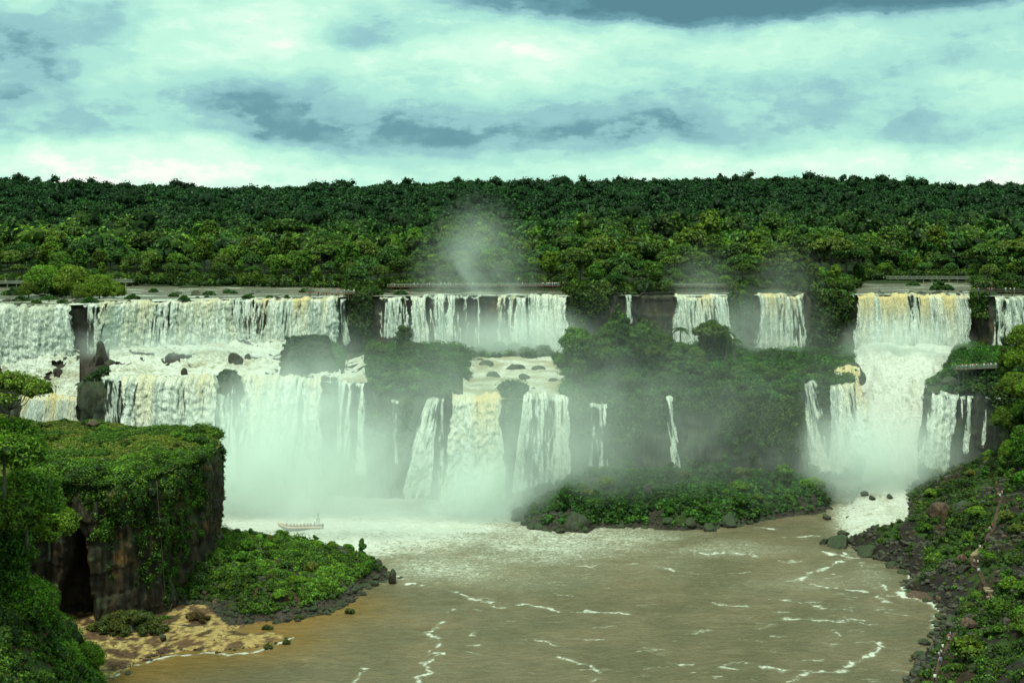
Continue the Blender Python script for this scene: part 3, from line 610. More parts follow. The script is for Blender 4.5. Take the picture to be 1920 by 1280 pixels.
# ------------------------------------------------------------------ waterfalls
WHITE = np.array((.86, .89, .83)); TAN = np.array((.80, .62, .30)); THIN = np.array((.27, .34, .30)); CREAM = np.array((.84, .80, .62))
def fall(label, L0, R0, L1, R1, zt, Dt, pyb, throw=5.0, cover=.62, tan=.4, seed=0, strand=.9, puff=0.0, edge=1.2, curve=1.35, step=.3, group=None, cream=.25, name='waterfall', grey=.5, gap=0.34):
    Dtm = Dt if callable(Dt) else (lambda p: Dt + 0 * np.asarray(p, float))
    Dl = float(Dtm((L0 + R0) / 2)); Db = Dl - throw
    zb = H - (pyb - YH) / F * Db
    nu = max(8, int(abs(max(R0 - L0, R1 - L1)) / F * Dl / step)); nv = max(12, int((zt - zb) / step))
    u = np.linspace(0, 1, nu)[:, None]; s = np.concatenate([[-.10, -.05, -.015], np.linspace(0, 1, nv)])[None, :]
    sp = np.clip(s, 0, 1)
    px = (L0 + (R0 - L0) * u) + ((L1 + (R1 - L1) * u) - (L0 + (R0 - L0) * u)) * sp ** curve
    pt = L0 + (R0 - L0) * u + 0 * sp
    jag = (vn(s * 9 + 0 * u, u * 0 + seed, None, seed) - .5) * 5 + (vn(s * 34 + 0 * u, u * 0 + seed, None, seed + 1) - .5) * 3
    px = px + jag * np.abs(2 * u - 1) ** 6 * sm(0, .1, sp) * (1 if R0 - L0 > 25 else .35) + (2 * u - 1) * 3.5 * sp * (R0 - L0 > 25)
    D = Dtm(pt) - .2 + 1.4 * (vn(pt * .045, 0 * pt, None, 300 + seed) - .5) - 1.3 * sm(0, .05, s) - (throw - 1.3) * sp ** .6 + np.where(s < 0, -s * 45, 0)
    X = (px - 960) / F * D; Xt = (pt - 960) / F * D
    lipn = (vn(pt * .09, 0 * pt, None, seed + 20) - .5) * 1.3 + (vn(pt * .35, 0 * pt, None, seed + 21) - .5) * .5
    Zz = zt + .15 + lipn * sm(.25, 0, sp) * (R0 - L0 > 12) - (zt - zb) * sp - .8 * sm(0, .0001, s) * 0 + np.where(s < 0, .1, 0) + 0 * px
    Zn = Zz + 3 * (vn(Xt * .4, 0 * Zz, None, seed + 2) - .5)
    a = fbm(Xt * .55, Zn * .05, None, 4, seed + 3); b = fbm(Xt * 1.9, Zn * .22, None, 4, seed + 4); c = fbm(Xt * .8, Zn * .55, None, 4, seed + 5)
    disp = strand * (1.6 * (a - .5) + .9 * (b - .5)) * (.35 + .65 * sp) + (c - .5) * (1.2 * sp) * strand
    if puff: disp = disp + puff * (fbm(Xt * .28, Zn * .16, None, 4, seed + 6) - .45) * 4 * sm(.1, .6, sp) + puff * (fbm(Xt * .9, Zn * .8, None, 3, seed + 7) - .5) * 2.2
    D2 = D - disp * sm(-.02, .04, s); X2 = X / D * D2
    P = np.stack([X2, D2, Zz], -1)
    ew = np.minimum(u, 1 - u) * (max(R0 - L0, 4) / F * Dl) + (fbm(Zn * .16, Xt * .02, None, 3, seed + 25) - .55) * 2.4 * sm(0, .15, sp) * (R0 - L0 > 25)
    th = cover + 1.25 * (fbm(Xt * .32, Zn * .018, None, 3, seed + 8) - .5) + 1.0 * (b - .5) + .25 * (c - .5) + .5 * (fbm(Xt * 3.6, Zn * .12, None, 2, seed + 12) - .5) - .45 * np.exp(-np.maximum(ew, -.6) / max(edge * .5, .05)) * (1 + 0 * sp)
    th = th + .25 * sm(.03, 0, s) + .10 * sm(.5, .8, sp) - .62 * sm(.86, 1.0, sp + .10 * (b - .5) + .08 * (a - .5))
    ok = (th[:-1, :-1] + th[1:, 1:]) / 2 > gap - .25
    rc = np.zeros_like(ok); rc[:, :3] = True; ok[:, :3] = True
    for _ in range(60):               # keep only water that hangs from the lip
        c0 = rc.sum()
        for j in range(1, ok.shape[1]):
            rc[:, j] |= ok[:, j] & rc[:, j - 1]
            for _k in (1, 2, 3):
                rc[1:, j] |= ok[1:, j] & rc[:-1, j]; rc[:-1, j] |= ok[:-1, j] & rc[1:, j]
        for j in range(ok.shape[1] - 2, 0, -1): rc[:, j] |= ok[:, j] & rc[:, j + 1]
        if rc.sum() == c0: break
    ok = rc
    tm = sm(.46, .66, fbm(Xt * .22 + 50, Zn * .006, None, 3, seed + 9) + .18 * (b - .5)) * tan * (1 - .85 * sm(.03, .5, sp)) + tan * .55 * sm(.10, .0, sp)
    cm = sm(.45, .62, fbm(Xt * .3, Zn * .03, None, 3, seed + 10)) * cream
    gm = np.clip(sm(.60, .36, fbm(Xt * 1.1, Zn * .085, None, 4, seed + 11) + .6 * (b - .5) + .5 * (fbm(Xt * 4.2, Zn * .25, None, 2, seed + 13) - .5)) * grey * 1.15 * (1 - .55 * sm(.45, 1, sp)) + .6 * sm(gap + .16, gap, th), 0, 1)
    col = WHITE + 0 * th[..., None]
    col = col * (1 - cm[..., None]) + CREAM * cm[..., None]; col = col * (1 - gm[..., None]) + THIN * gm[..., None]
    col = col * (1 - np.clip(tm, 0, 1)[..., None]) + TAN * np.clip(tm, 0, 1)[..., None]
    col = col * (.86 + .28 * b[..., None])
    o = obj(name, mesh(name, P, gridq(nu, nv + 3, ok), col=col.reshape(-1, 3), attrs={'thick': th - gap + .3 * (s < .03)}), M_FALL)
    tag(o, label, 'waterfall', group); return o
U = 'falls of the upper tier'; Lw = 'falls of the lower tier'
up = lambda p: Dup(p)
lo = lambda p: Dlow(p)
lo2 = lambda p: Dlow(p) - 2.2
fall('broad white upper fall at the left edge of the photo', -130, 133, -140, 142, ZL, up, 690, 6, .74, .12, 10, group=U, grey=.55, puff=.4)
fall('two thin strands down the dark rock column between the broad left falls', 156, 188, 158, 198, ZL, up, 690, 3, .30, .0, 20, group=U)
fall('widest upper curtain fall with cream streaks, right of the dark rock column', 186, 438, 178, 445, ZL, up, 668, 6, .76, .35, 30, group=U, cream=.7, grey=.45, puff=.5)
fall('narrow upper fall crossed by dark rock, between two broad white curtains', 436, 476, 436, 480, ZL, up, 652, 4, .47, .05, 40, group=U, grey=.8)
fall('upper curtain fall with golden right end beside the dark tree-topped cliff', 476, 634, 472, 634, ZL, up, 648, 6, .76, .75, 50, group=U, cream=.5, grey=.55, puff=.3)
fall('thin grey strand hanging beside the golden end of the left curtain', 638, 650, 642, 660, ZL - 1, up, 655, 4, .5, .0, 55, group=U, grey=.9)
fall('ragged strands at the left end of the misty middle falls', 712, 766, 712, 768, ZL - .5, up, 640, 5, .5, .35, 60, group=U, grey=.6, curve=1.0)
fall('misty middle upper fall behind the lone round tree', 770, 836, 778, 842, ZL, up, 664, 6, .68, .15, 70, group=U, grey=.7)
fall('pale ribbed upper fall half lost in rising mist', 838, 902, 838, 902, ZL, up, 668, 6, .52, .05, 80, group=U, grey=.65)
fall('square white upper fall left of the central wood, mist at its foot', 934, 1062, 932, 1066, ZL, up, 672, 6, .76, .3, 90, group=U, grey=.55)
fall('tiny thin fall alone on the dark upper cliff', 1173, 1184, 1176, 1187, ZL, up, 612, 3, .6, .0, 100, group=U)
fall('upper fall behind the tall tree and palms of the central wood', 1265, 1364, 1264, 1376, ZL, up, 665, 6, .74, .5, 110, group=U, grey=.5)
fall('boxy upper fall of parallel cords, alone right of the tall tree', 1420, 1506, 1417, 1512, ZL, up, 672, 5, .70, .55, 120, group=U, grey=.75)
fall('great golden-lipped upper fall feeding the right-hand torrent', 1608, 1818, 1603, 1820, ZL, up, 668, 7, .80, 1.0, 130, group=U, grey=.55, cream=.6)
fall('slim upper fall slanting left behind the viewing platform', 1866, 1884, 1852, 1880, ZL, up, 694, 6, .66, .3, 140, group=U, grey=.5)
fall('grey veil fall in the upper right corner of the cliff', 1882, 1940, 1876, 1940, ZL, up, 650, 5, .5, .35, 150, group=U, grey=.8)
fall('golden-brown low fall at the far left behind the trees', 40, 146, 20, 150, 29.0, lo, 860, 5, .86, 1.0, 160, group=Lw, cream=.7, grey=.3)
fall('pair of thread-like strands down the mossy rock block on the left', 190, 232, 196, 236, 36.6, lo, 815, 6, .33, .0, 170, group=Lw)
fall('broad left lower fall dropping behind the headland', 228, 404, 232, 412, 36.9, lo, 935, 13, .80, .3, 180, group=Lw, cream=.7, grey=.5, puff=.7)
fall('thin veil over the dark hollow between the two broad left lower falls', 400, 456, 404, 460, 36.9, lo, 935, 10, .40, .0, 190, group=Lw, grey=.8)
fall('broad left lower fall sinking into thick mist left of the boat', 452, 602, 440, 606, 36.9, lo, 948, 13, .78, .35, 200, group=Lw, cream=.6, grey=.55, puff=.6)
fall('first thin strand right of the broad left falls', 634, 648, 630, 640, 36.2, lo, 850, 6, .60, .0, 210, group=Lw, grey=.7)
fall('second thin strand, forking over a ledge right of the broad left falls', 648, 664, 640, 655, 36.2, lo, 880, 8, .58, .0, 220, group=Lw)
fall('bright narrow fall beside the hanging greenery, rightmost of three strands', 666, 684, 664, 690, 36.0, lo, 905, 8, .78, .0, 230, group=Lw, grey=.3)
fall('faint strand fading on the misty cliff below the middle wood', 734, 748, 738, 752, 31.0, lo, 880, 6, .42, .0, 240, group=Lw, grey=1.)
fall('slanting foamy fall left of the main central fall', 800, 824, 752, 806, 31.5, lo, 938, 12, .82, .1, 250, group=Lw, puff=.5, curve=.8, grey=.4)
fall('narrow fall between the slanting fall and the main central fall', 822, 834, 818, 832, 31.5, lo, 930, 8, .62, .0, 260, group=Lw)
fall('main central lower fall, thick creamy water under a brown lip', 848, 940, 826, 950, 32.2, lo, 950, 14, .92, .8, 270, group=Lw, puff=1.0, cream=.55, grey=.3)
fall('left cord of the three-part fall right of the dark rock pillar', 982, 999, 958, 992, 32.2, lo, 940, 8, .66, .1, 280, group=Lw, curve=.9)
fall('middle ribbed sheet of the three-part fall right of the dark pillar', 1000, 1036, 990, 1034, 32.2, lo, 945, 8, .70, .25, 290, group=Lw, grey=.7)
fall('right white sheet of the three-part fall right of the dark pillar', 1036, 1066, 1030, 1066, 32.2, lo, 940, 8, .60, .0, 300, group=Lw)
fall('forked fall broken over a ledge on the misty central cliff', 1104, 1138, 1098, 1144, 30.5, lo2, 900, 7.5, .66, .0, 310, group=Lw)
fall('lone thin fall leaning right down the dark central cliff', 1249, 1262, 1262, 1284, 31.5, lo2, 932, 11, .68, .0, 320, group=Lw, curve=1.0)
fall('grey veiled fall fanning out left of the torrent', 1508, 1532, 1502, 1568, 32.3, lo, 892, 9, .68, .0, 330, group=Lw, grey=.75, curve=1.1)
fall('short corded fall between the veiled fall and the torrent', 1557, 1602, 1558, 1608, 31.4, lo, 892, 9, .76, .25, 340, group=Lw, grey=.65)
fall('yellowish chute sliding round a dark rock into the torrent', 1564, 1612, 1598, 1650, 35.0, lambda p: 424 + 0 * np.asarray(p, float), 865, 28, .92, .9, 350, group=Lw, puff=.8, cream=1., grey=.2, curve=1.2)
fall('foaming lower right fall leaning left below the viewing platform', 1748, 1798, 1712, 1774, 31.8, lambda p: Drf(p), 884, 10, .82, .1, 360, group=Lw, puff=.5, grey=.5, curve=1.1)
fall('first thin strand right of the foaming lower right fall', 1800, 1810, 1782, 1797, 31, lambda p: Drf(p), 884, 7, .52, .0, 370, group=Lw)
fall('second thin strand right of the foaming lower right fall', 1814, 1826, 1800, 1814, 31, lambda p: Drf(p), 860, 7, .56, .0, 380, group=Lw)
fall('third faint strand beside the tree-covered right cliff', 1848, 1860, 1836, 1846, 31, lambda p: Drf(p), 840, 7, .46, .0, 390, group=Lw)
fall('fourth faint strand, rightmost against the tree-covered cliff', 1866, 1876, 1862, 1868, 31, lambda p: Drf(p), 830, 7, .46, .0, 400, group=Lw)
# ------------------------------------------------------------------ foliage
M_LEAF = foliage_mat('foliage', (1.15, 1.12, .8)); M_LEAFB = foliage_mat('island_foliage', (.72, .82, .72), .35); M_FAR = foliage_mat('distant_foliage', (.55, .92, 1.05), .0, .15)
M_BUSH = foliage_mat('shrub_leaves', (1.18, 1.1, .8), 0.0, .25)
M_BARK = plain_mat('bark', (.075, .065, .05), .85, .3, 2.0)
def ico(sub):
    import bmesh
    b = bmesh.new(); bmesh.ops.create_icosphere(b, subdivisions=sub, radius=1.0)
    V = np.array([v.co[:] for v in b.verts]); T = np.array([[v.index for v in f.verts] for f in b.faces]); b.free(); return V, T
IV1, IT1 = ico(1); IV2, IT2 = ico(2); IV3, IT3 = ico(3); IV4, IT4 = ico(4)
def lumps(C, R, tint, nc, ls, core=.78, seed=0, up=.35, jit=.55, corec=.35, aspect=.6, droop=0.0, shell=(.82, 1.1)):
    """leaf clumps: C centres (n,3), R radii (n,3), tint (n,3), nc leaf sprays per lump of size ls (scalar or (n,))"""
    rs = np.random.RandomState(seed); C = np.asarray(C, float); R = np.asarray(R, float); n_ = len(C)
    ls = np.broadcast_to(np.asarray(ls, float), (n_,))
    d = rs.normal(size=(n_, nc, 3)); d[..., 2] += up; d /= np.linalg.norm(d, axis=-1, keepdims=True)
    r = rs.uniform(shell[0], shell[1], (n_, nc, 1))
    p = C[:, None] + d * R[:, None] * r
    nn = d + jit * rs.normal(size=d.shape); nn[..., 2] += .25; nn /= np.linalg.norm(nn, axis=-1, keepdims=True)
    q = rs.normal(size=d.shape); q[..., 2] -= droop; a = q - (q * nn).sum(-1, keepdims=True) * nn; a /= np.linalg.norm(a, axis=-1, keepdims=True) + 1e-9
    b = np.cross(nn, a); sz = ls[:, None, None] * rs.uniform(.55, 1.35, (n_, nc, 1))
    a = a * sz; b = b * sz * aspect
    k1 = rs.uniform(.2, .7, (n_, nc, 1))
    V = np.stack([p - a, p + b - a * (k1 - .4), p + a * rs.uniform(.7, 1.2, (n_, nc, 1)), p - b * rs.uniform(.6, 1.1, (n_, nc, 1)) + a * (k1 - .4)], 2)
    cv = tint[:, None] * rs.uniform(.62, 1.45, (n_, nc, 1)) * (1 + .18 * d[..., 2:3]) * (1 + rs.normal(size=(n_, nc, 3)) * .06)  # upward sprays tinted lighter: light from above put into the colour
    col = np.repeat(np.clip(cv, .002, 1)[:, :, None], 4, 2).reshape(-1, 3); V = V.reshape(-1, 3)
    Q = np.arange(len(V)).reshape(-1, 4)
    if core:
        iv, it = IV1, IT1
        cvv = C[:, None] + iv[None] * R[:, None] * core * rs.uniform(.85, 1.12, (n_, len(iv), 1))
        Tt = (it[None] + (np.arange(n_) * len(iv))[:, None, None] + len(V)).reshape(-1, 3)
        cc_ = np.repeat((tint * corec)[:, None], len(iv), 1).reshape(-1, 3)  # core coloured dark to paint shade into the gaps between sprays
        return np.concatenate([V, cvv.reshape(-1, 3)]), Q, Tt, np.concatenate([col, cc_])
    return V, Q, None, col
GR = [np.array(c) for c in ((.045, .095, .012), (.06, .115, .014), (.03, .072, .012), (.075, .13, .015), (.035, .08, .02), (.05, .085, .015))]
def crown_mesh(name, seed, R, Hc, z0, style='round', nl=16, nc=90, ls=.55, tint=None):
    rs = np.random.RandomState(seed); C = []; Rr = []
    for i in range(nl):
        t = i * 2.399 + rs.uniform(-.3, .3); f = math.sqrt((i + .5) / nl)
        if style == 'umbrella':
            x, y = math.cos(t) * R * f * .82, math.sin(t) * R * f * .82; z = z0 + Hc * (.72 - .42 * f * f) + rs.uniform(-.1, .1) * Hc; r = R * rs.uniform(.22, .36); rz = r * .5
        elif style == 'tall':
            zz = (i + .5) / nl; w_ = R * (.45 + .75 * math.sin(math.pi * min(1, zz * .9 + .1))) * .62
            x, y = math.cos(t * 2.1) * w_ * rs.uniform(.3, 1), math.sin(t * 2.1) * w_ * rs.uniform(.3, 1); z = z0 + Hc * zz; r = R * rs.uniform(.3, .48); rz = r * .75
        else:
            x, y = math.cos(t) * R * f * .75, math.sin(t) * R * f * .75; z = z0 + Hc * (.2 + .55 * math.sqrt(max(0, 1 - f * f)) * rs.uniform(.7, 1.1)); r = R * rs.uniform(.28, .44); rz = r * .72
        C.append((x, y, z)); Rr.append((r, r, rz))
    C = np.array(C); base = GR[seed % len(GR)] if tint is None else np.array(tint)
    tn = base * rs.uniform(.75, 1.3, (nl, 1)) * (1 + .25 * ((C[:, 2:3] - z0) / Hc - .4))  # higher lumps get a lighter tint, painting the lit crown top
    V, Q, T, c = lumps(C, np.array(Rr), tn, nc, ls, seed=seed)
    return mesh(name, V, Q, T, col=c, smooth=False), C
def trunk_mesh(name, seed, h, C, r0=.35, k=7):
    rs = np.random.RandomState(seed); mb = MB(); bend = rs.uniform(-.6, .6, 2)
    fork = h * rs.uniform(.45, .6)
    P = [(bend[0] * (t / fork) ** 2 * .6, bend[1] * (t / fork) ** 2 * .6, t) for t in np.linspace(-1.5, fork, 6)]
    mb.tube(P, np.linspace(r0 * 1.3, r0 * .7, 6), k); F0 = np.array(P[-1])
    idx = rs.permutation(len(C))[:7]
    for i in idx:
        e = np.array(C[i]); m_ = (F0 + e) / 2 + np.array((0, 0, -.08 * h))
        m_[:2] = F0[:2] * .45 + e[:2] * .55
        mb.tube([F0, m_, e], [r0 * .55, r0 * .35, r0 * .12], 5)
    return mb.me(name, True)
PROTO = {}
def tree_proto(key, seed, R, h, Hc, style, nl, nc, ls, tint=None, mt=None, r0=.35):
    cm_, C = crown_mesh('crown', seed, R, Hc, h - Hc * .9, style, nl, nc, ls, tint)
    PROTO[key] = (cm_, trunk_mesh('trunk', seed, h, C, r0), mt or M_LEAF, h)
for i, (R, h, Hc, st) in enumerate([(6.5, 15, 7, 'round'), (8, 17, 5.5, 'umbrella'), (5.5, 17, 10, 'tall'), (7, 14, 8, 'round'), (9, 16, 6, 'umbrella'), (5, 19, 9, 'tall'), (6, 13, 8, 'round'), (7.5, 19, 9, 'round')]):
    tree_proto('f%d' % i, 100 + i, R, h, Hc, st, 26, 75, .62)
for i, (R, h, Hc, st) in enumerate([(4.2, 9, 6, 'round'), (5, 10, 4.5, 'umbrella'), (3.4, 11, 7, 'tall'), (4.5, 8, 6, 'round'), (3.2, 7, 5.5, 'round'), (5.2, 9.5, 6, 'round')]):
    tree_proto('i%d' % i, 130 + i, R, h, Hc, st, 22, 90, .40, mt=M_LEAFB, r0=.2)
for i, (R, h, Hc, st) in enumerate([(5.5, 11, 10, 'round'), (6.0, 11, 8.5, 'round'), (4.2, 12, 11.5, 'tall'), (5.6, 10, 9.5, 'round')]):
    tree_proto('n%d' % i, 150 + i, R, h, Hc, st, 60, 190, .26, tint=[(.072, .135, .013), (.062, .13, .013), (.045, .105, .014), (.08, .145, .014)][i], r0=.22)
tree_proto('n4', 160, 6.5, 12, 5.5, 'umbrella', 26, 150, .24, tint=(.07, .12, .016), r0=.22)
NT = [0]
def tree(name, key, x, y, z, s, rz, label, group, cat='tree', sz=1.0):
    c, t, mt, h = PROTO[key]
    e = empty(name, (x, y, z), rz, s); e.scale = (s, s, s * sz)
    tag(e, label, cat, group)
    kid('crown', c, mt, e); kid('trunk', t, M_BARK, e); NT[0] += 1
    return e
# palms
def palm_proto(key, seed, h, L=2.6, n_=15):
    rs = np.random.RandomState(seed); mb = MB()
    mb.tube([(0, 0, -1), (.1, 0, h * .5), (.0, .1, h)], [.22, .17, .14], 7); tm_ = mb.me('trunk', True)
    Vs = []; cs = []
    for i in range(n_):
        a = i * 2.399; el_ = rs.uniform(-.1, 1.1); pts = []
        for t in np.linspace(0, 1, 8):
            r = L * t * math.cos(el_ * (1 - t * .3)); zz = L * t * math.sin(el_) - 1.5 * t * t * L * .55
            pts.append(np.array((math.cos(a) * r, math.sin(a) * r, h + zz)))
        side = np.array((-math.sin(a), math.cos(a), 0))
        for j in range(7):
            for sgn in (-1, 1):
                for q in (0, .5):
                    p0 = pts[j] * (1 - q) + pts[j + 1] * q; d = (pts[j + 1] - pts[j]) / np.linalg.norm(pts[j + 1] - pts[j])
                    tip = p0 + sgn * side * .55 * (1.1 - j / 9) + d * .35 + np.array((0, 0, -.3)); wv = d * .12
                    Vs += [p0 - wv, tip - wv * .3, tip + wv * .3, p0 + wv]; cs += [np.array((.04, .085, .018)) * rs.uniform(.7, 1.3)] * 4
    V = np.array(Vs); PROTO[key] = (mesh('crown', V, np.arange(len(V)).reshape(-1, 4), None, col=np.array(cs), smooth=False), tm_, M_LEAFB, h)
palm_proto('p0', 1, 8.5); palm_proto('p1', 2, 10, 2.9, 17)
# --- forest behind the upper river: individual trees
rr = random.Random(5)
def zone(px):
    for a, t in ((110, 'at the far left of the upper river'), (430, 'behind the widest left upper fall'), (660, 'behind the golden-ended left curtain fall'), (920, 'behind the misty middle falls'), (1160, 'behind the square white upper fall'), (1400, 'behind the tree-fronted upper fall'), (1600, 'behind the boxy corded fall'), (1830, 'behind the great golden-lipped fall'), (9999, 'at the far right above the viewing platform')):
        if px < a: return t
def kindword(k): return {'round': 'round', 'umbrella': 'flat', 'tall': 'narrow'}[k]
STY = {'f0': 'round', 'f1': 'umbrella', 'f2': 'tall', 'f3': 'round', 'f4': 'umbrella', 'f5': 'tall', 'f6': 'round', 'f7': 'round'}
def front(px):                         # where the front edge of the forest stands
    return float(np.interp(px, [-120, 0, 210, 250, 560, 640, 655, 700, 720, 1050, 1065, 1255, 1270, 1360, 1372, 1410, 1430, 1500, 1515, 1595, 1620, 1820, 1835, 2060],
                              [545, 548, 556, 560, 548, 540, 478, 478, 520, 520, 483, 482, 512, 512, 486, 488, 512, 512, 490, 490, 596, 596, 492, 488]))
rows = [(0, 34, .62), (14, 38, .8), (34, 44, .95), (64, 50, 1.08), (105, 52, 1.2), (160, 52, 1.25)]
for ri, (dd, spc, sc0) in enumerate(rows):
    px = -90 + rr.uniform(0, 30)
    while px < 2010:
        D_ = front(px) + dd * (1.0 if dd else 0) + rr.uniform(-6, 6) * (dd > 0) + 4
        s = sc0 * rr.choice([.7, .85, 1.0, 1.0, 1.2]) * rr.uniform(.85, 1.15)
        k = 'f%d' % rr.randrange(8); x = gx(px, D_)
        z = float(plateau_z(np.array([x]), np.array([D_]))[0]) - .3
        if NT[0] < 262:
            row = ('at the forest edge ', 'just inside the forest ', 'in the middle of the near forest ', 'in the middle of the near forest ', 'far back in the near forest ', 'far back in the near forest ')[ri]
            tree('forest_tree', k, x, D_, z, s, rr.uniform(0, 6.28), kindword(STY[k]) + ' tree ' + row.replace('in the middle of the near forest ', 'deep in the near forest ') + zone(px), 'forest trees ' + zone(px) + (', front' if ri < 2 else ', deeper'))
        px += spc * rr.uniform(.75, 1.3) * (1.15 if ri < 2 else 1)
print('forest trees', NT[0])
# lighter group of trees standing in the shallows at the left
for px, D_, k, s, lb in ((84, 470, 'n1', 1.35, 'pale wide tree on the left of the islet in the upper river'), (136, 464, 'n0', 1.4, 'yellow-green rounded tree in the centre of the river islet'), (186, 456, 'n3', 1.2, 'rounded tree at the right end of the islet in the upper river'), (112, 478, 'n2', 1.45, 'tall tree at the back of the islet in the upper river'), (214, 457, 'n3', .85, 'small drooping tree at the tip of the islet above the left falls'),
        (158, 450, 'n3', .8, 'short bushy tree at the front of the islet above the dark rock column'), (54, 462, 'n0', .75, 'small bushy tree at the far left end of the river islet')):
    tree('islet_tree', k, gx(px, D_), D_, 57.6 - 1.5 * s, s, px, lb, None)
# --- far forest, one mass
rs = np.random.RandomState(3); Dr = 640.0; Cs = []; Rs_ = []; Tn = []
while Dr < 2900:
    wdt = 11 + 5 * sm(700, 1500, Dr); ns_ = int((2900 / F * Dr) / wdt)
    pxq = -500 + 2900 * (np.arange(ns_) + rs.uniform(-.4, .4, ns_)) / ns_
    Dq_ = Dr + rs.uniform(-10, 10, ns_); xq = gx(pxq, Dq_)
    if Dr < 720: pass
    zq = plateau_z(xq, Dq_); hh = 6 + 12 * rs.uniform(0, 1, ns_) ** 1.3 + 5 * vn(xq * .02, Dq_ * .015, None, 78); em = rs.uniform(size=ns_) > .9; hh = hh * (1 + .45 * em)
    R_ = wdt * rs.uniform(.32, .85, ns_) ** 1.1 * (1 + .45 * em)
    t_ = np.stack([GR[i] for i in rs.randint(0, 6, ns_)]) * rs.uniform(.45, 1.4, (ns_, 1)) * (.55 + .9 * fbm(xq * .008, Dq_ * .004, None, 3, 77))[:, None]
    for j in range(4):
        a = rs.uniform(0, 6.28, ns_); rr_ = R_ * .5 * (j > 0)
        Cs.append(np.stack([xq + np.cos(a) * rr_, Dq_ + np.sin(a) * rr_, zq + hh - (1.5 + (2.2 + 2.5 * em) * (j > 0) * rs.uniform(.3, 1.4, ns_))], 1)); r = R_ * rs.uniform(.5, .75, ns_)
        Rs_.append(np.stack([r, r, r * .85], 1)); Tn.append(t_ * rs.uniform(.85, 1.2, (ns_, 1)))
    Dr *= 1.0155; Dr += 3
Cs = np.concatenate(Cs); Rs_ = np.concatenate(Rs_); Tn = np.concatenate(Tn)
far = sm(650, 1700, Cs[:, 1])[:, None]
Tn = Tn * (1 - far) + Tn * np.array((.24, .44, .62)) * far + far * np.array((.000, .006, .007))  # aerial haze painted into the crown colours, growing with distance
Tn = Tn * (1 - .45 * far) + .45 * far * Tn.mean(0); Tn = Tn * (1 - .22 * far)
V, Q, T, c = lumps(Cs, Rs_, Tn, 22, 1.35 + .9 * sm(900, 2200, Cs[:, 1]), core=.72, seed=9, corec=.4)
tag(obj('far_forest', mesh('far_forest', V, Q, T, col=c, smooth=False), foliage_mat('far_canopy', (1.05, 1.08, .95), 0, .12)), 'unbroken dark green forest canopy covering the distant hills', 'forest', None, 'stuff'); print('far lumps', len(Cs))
def scatter(name, label, P, r, hr, tint, nc, ls, seed, cat='shrubs', matl=None, up=.7, core=.7, **k):
    V, Q, T, c = lumps(P, np.stack([r, r, hr], 1), tint, nc, ls, core=core, seed=seed, up=up, **k)
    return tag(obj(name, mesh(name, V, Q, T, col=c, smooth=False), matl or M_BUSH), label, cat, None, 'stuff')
def tints(n_, seed, lo_=.65, hi_=1.35, pal=None, X=None, Y=None):
    rs = np.random.RandomState(seed); pal = pal or GR
    t = np.stack([pal[i] for i in rs.randint(0, len(pal), n_)]) * rs.uniform(lo_, hi_, (n_, 1))
    if X is not None: t = t * (.45 + 1.1 * fbm(X * .09, Y * .09, None, 3, seed + 1))[:, None] * (.6 + .8 * vn(X * .5, Y * .5, None, seed + 2))[:, None]
    return t
def pts_in(n_, seed, x0, x1, y0, y1): 
    rs = np.random.RandomState(seed); return rs.uniform(x0, x1, n_), rs.uniform(y0, y1, n_), rs
# understory along the forest edge
rs = np.random.RandomState(21); n_ = 2600; px = rs.uniform(-120, 2040, n_); D_ = np.array([front(p) for p in px]) + rs.uniform(-2, 22, n_); x = gx(px, D_)
z = plateau_z(x, D_); r = rs.uniform(1.2, 3.0, n_)
scatter('forest_undergrowth', 'dense dark undergrowth along the forest edge by the upper river', np.stack([x, D_, z + r * .7], 1), r, r * 1.1, tints(n_, 22, .5, 1.1), 26, .6, 23, 'undergrowth')
PGRASS = [np.array(c) for c in ((.11, .145, .02), (.085, .13, .02), (.14, .15, .035), (.06, .11, .018))]
PBUSH = [np.array(c) for c in ((.05, .115, .012), (.065, .135, .014), (.035, .085, .014), (.08, .15, .018), (.045, .10, .02))]
PDARK = [np.array(c) for c in ((.035, .075, .02), (.045, .09, .02), (.03, .065, .018), (.06, .10, .02))]
# --- headland top
x, y, rs = pts_in(22000, 31, -190, -66, 242, 318); d = sdf(HP, x, y); k = d > .3; x, y, d = x[k], y[k], d[k]
nn_ = fbm(x * .10, y * .10, None, 4, 32); gr = nn_ > .44
r = np.where(gr, rs.uniform(.18, .42, len(x)), rs.uniform(.4, .95, len(x)))
t = np.where(gr[:, None], tints(len(x), 33, .7, 1.25, PGRASS), tints(len(x), 34, .6, 1.2, PBUSH)); t *= (.65 + .7 * fbm(x * .06, y * .12, None, 3, 35))[:, None]
scatter('headland_grass', 'yellow-green grass and low shrubs covering the headland top', np.stack([x, y, z_hd(x, y) + r * .3], 1), r, r * np.where(gr, .5, .8), t, 16, .2, 36, 'grass', core=.75)
x, y, rs = pts_in(9000, 41, -135, -66, 242, 318); d = sdf(HP, x, y); px = 960 + x / y * F
k = (d > -.5) & (d < 11) & (y < 302) & (vn(x * .22, y * .22, None, 42) > .45) & (px > 60); x, y = x[k], y[k]; r = rs.uniform(.5, 1.4, len(x)) * (.5 + 1.8 * vn(x * .25, y * .25, None, 45) ** 1.5)
scatter('headland_shrubs', 'leafy shrubs crowding the front edge of the headland', np.stack([x, y, z_hd(x, y) + r * .3], 1), r, r * .85, tints(len(x), 43, .7, 1.3, PBUSH, x, y), 46, .25, 44)
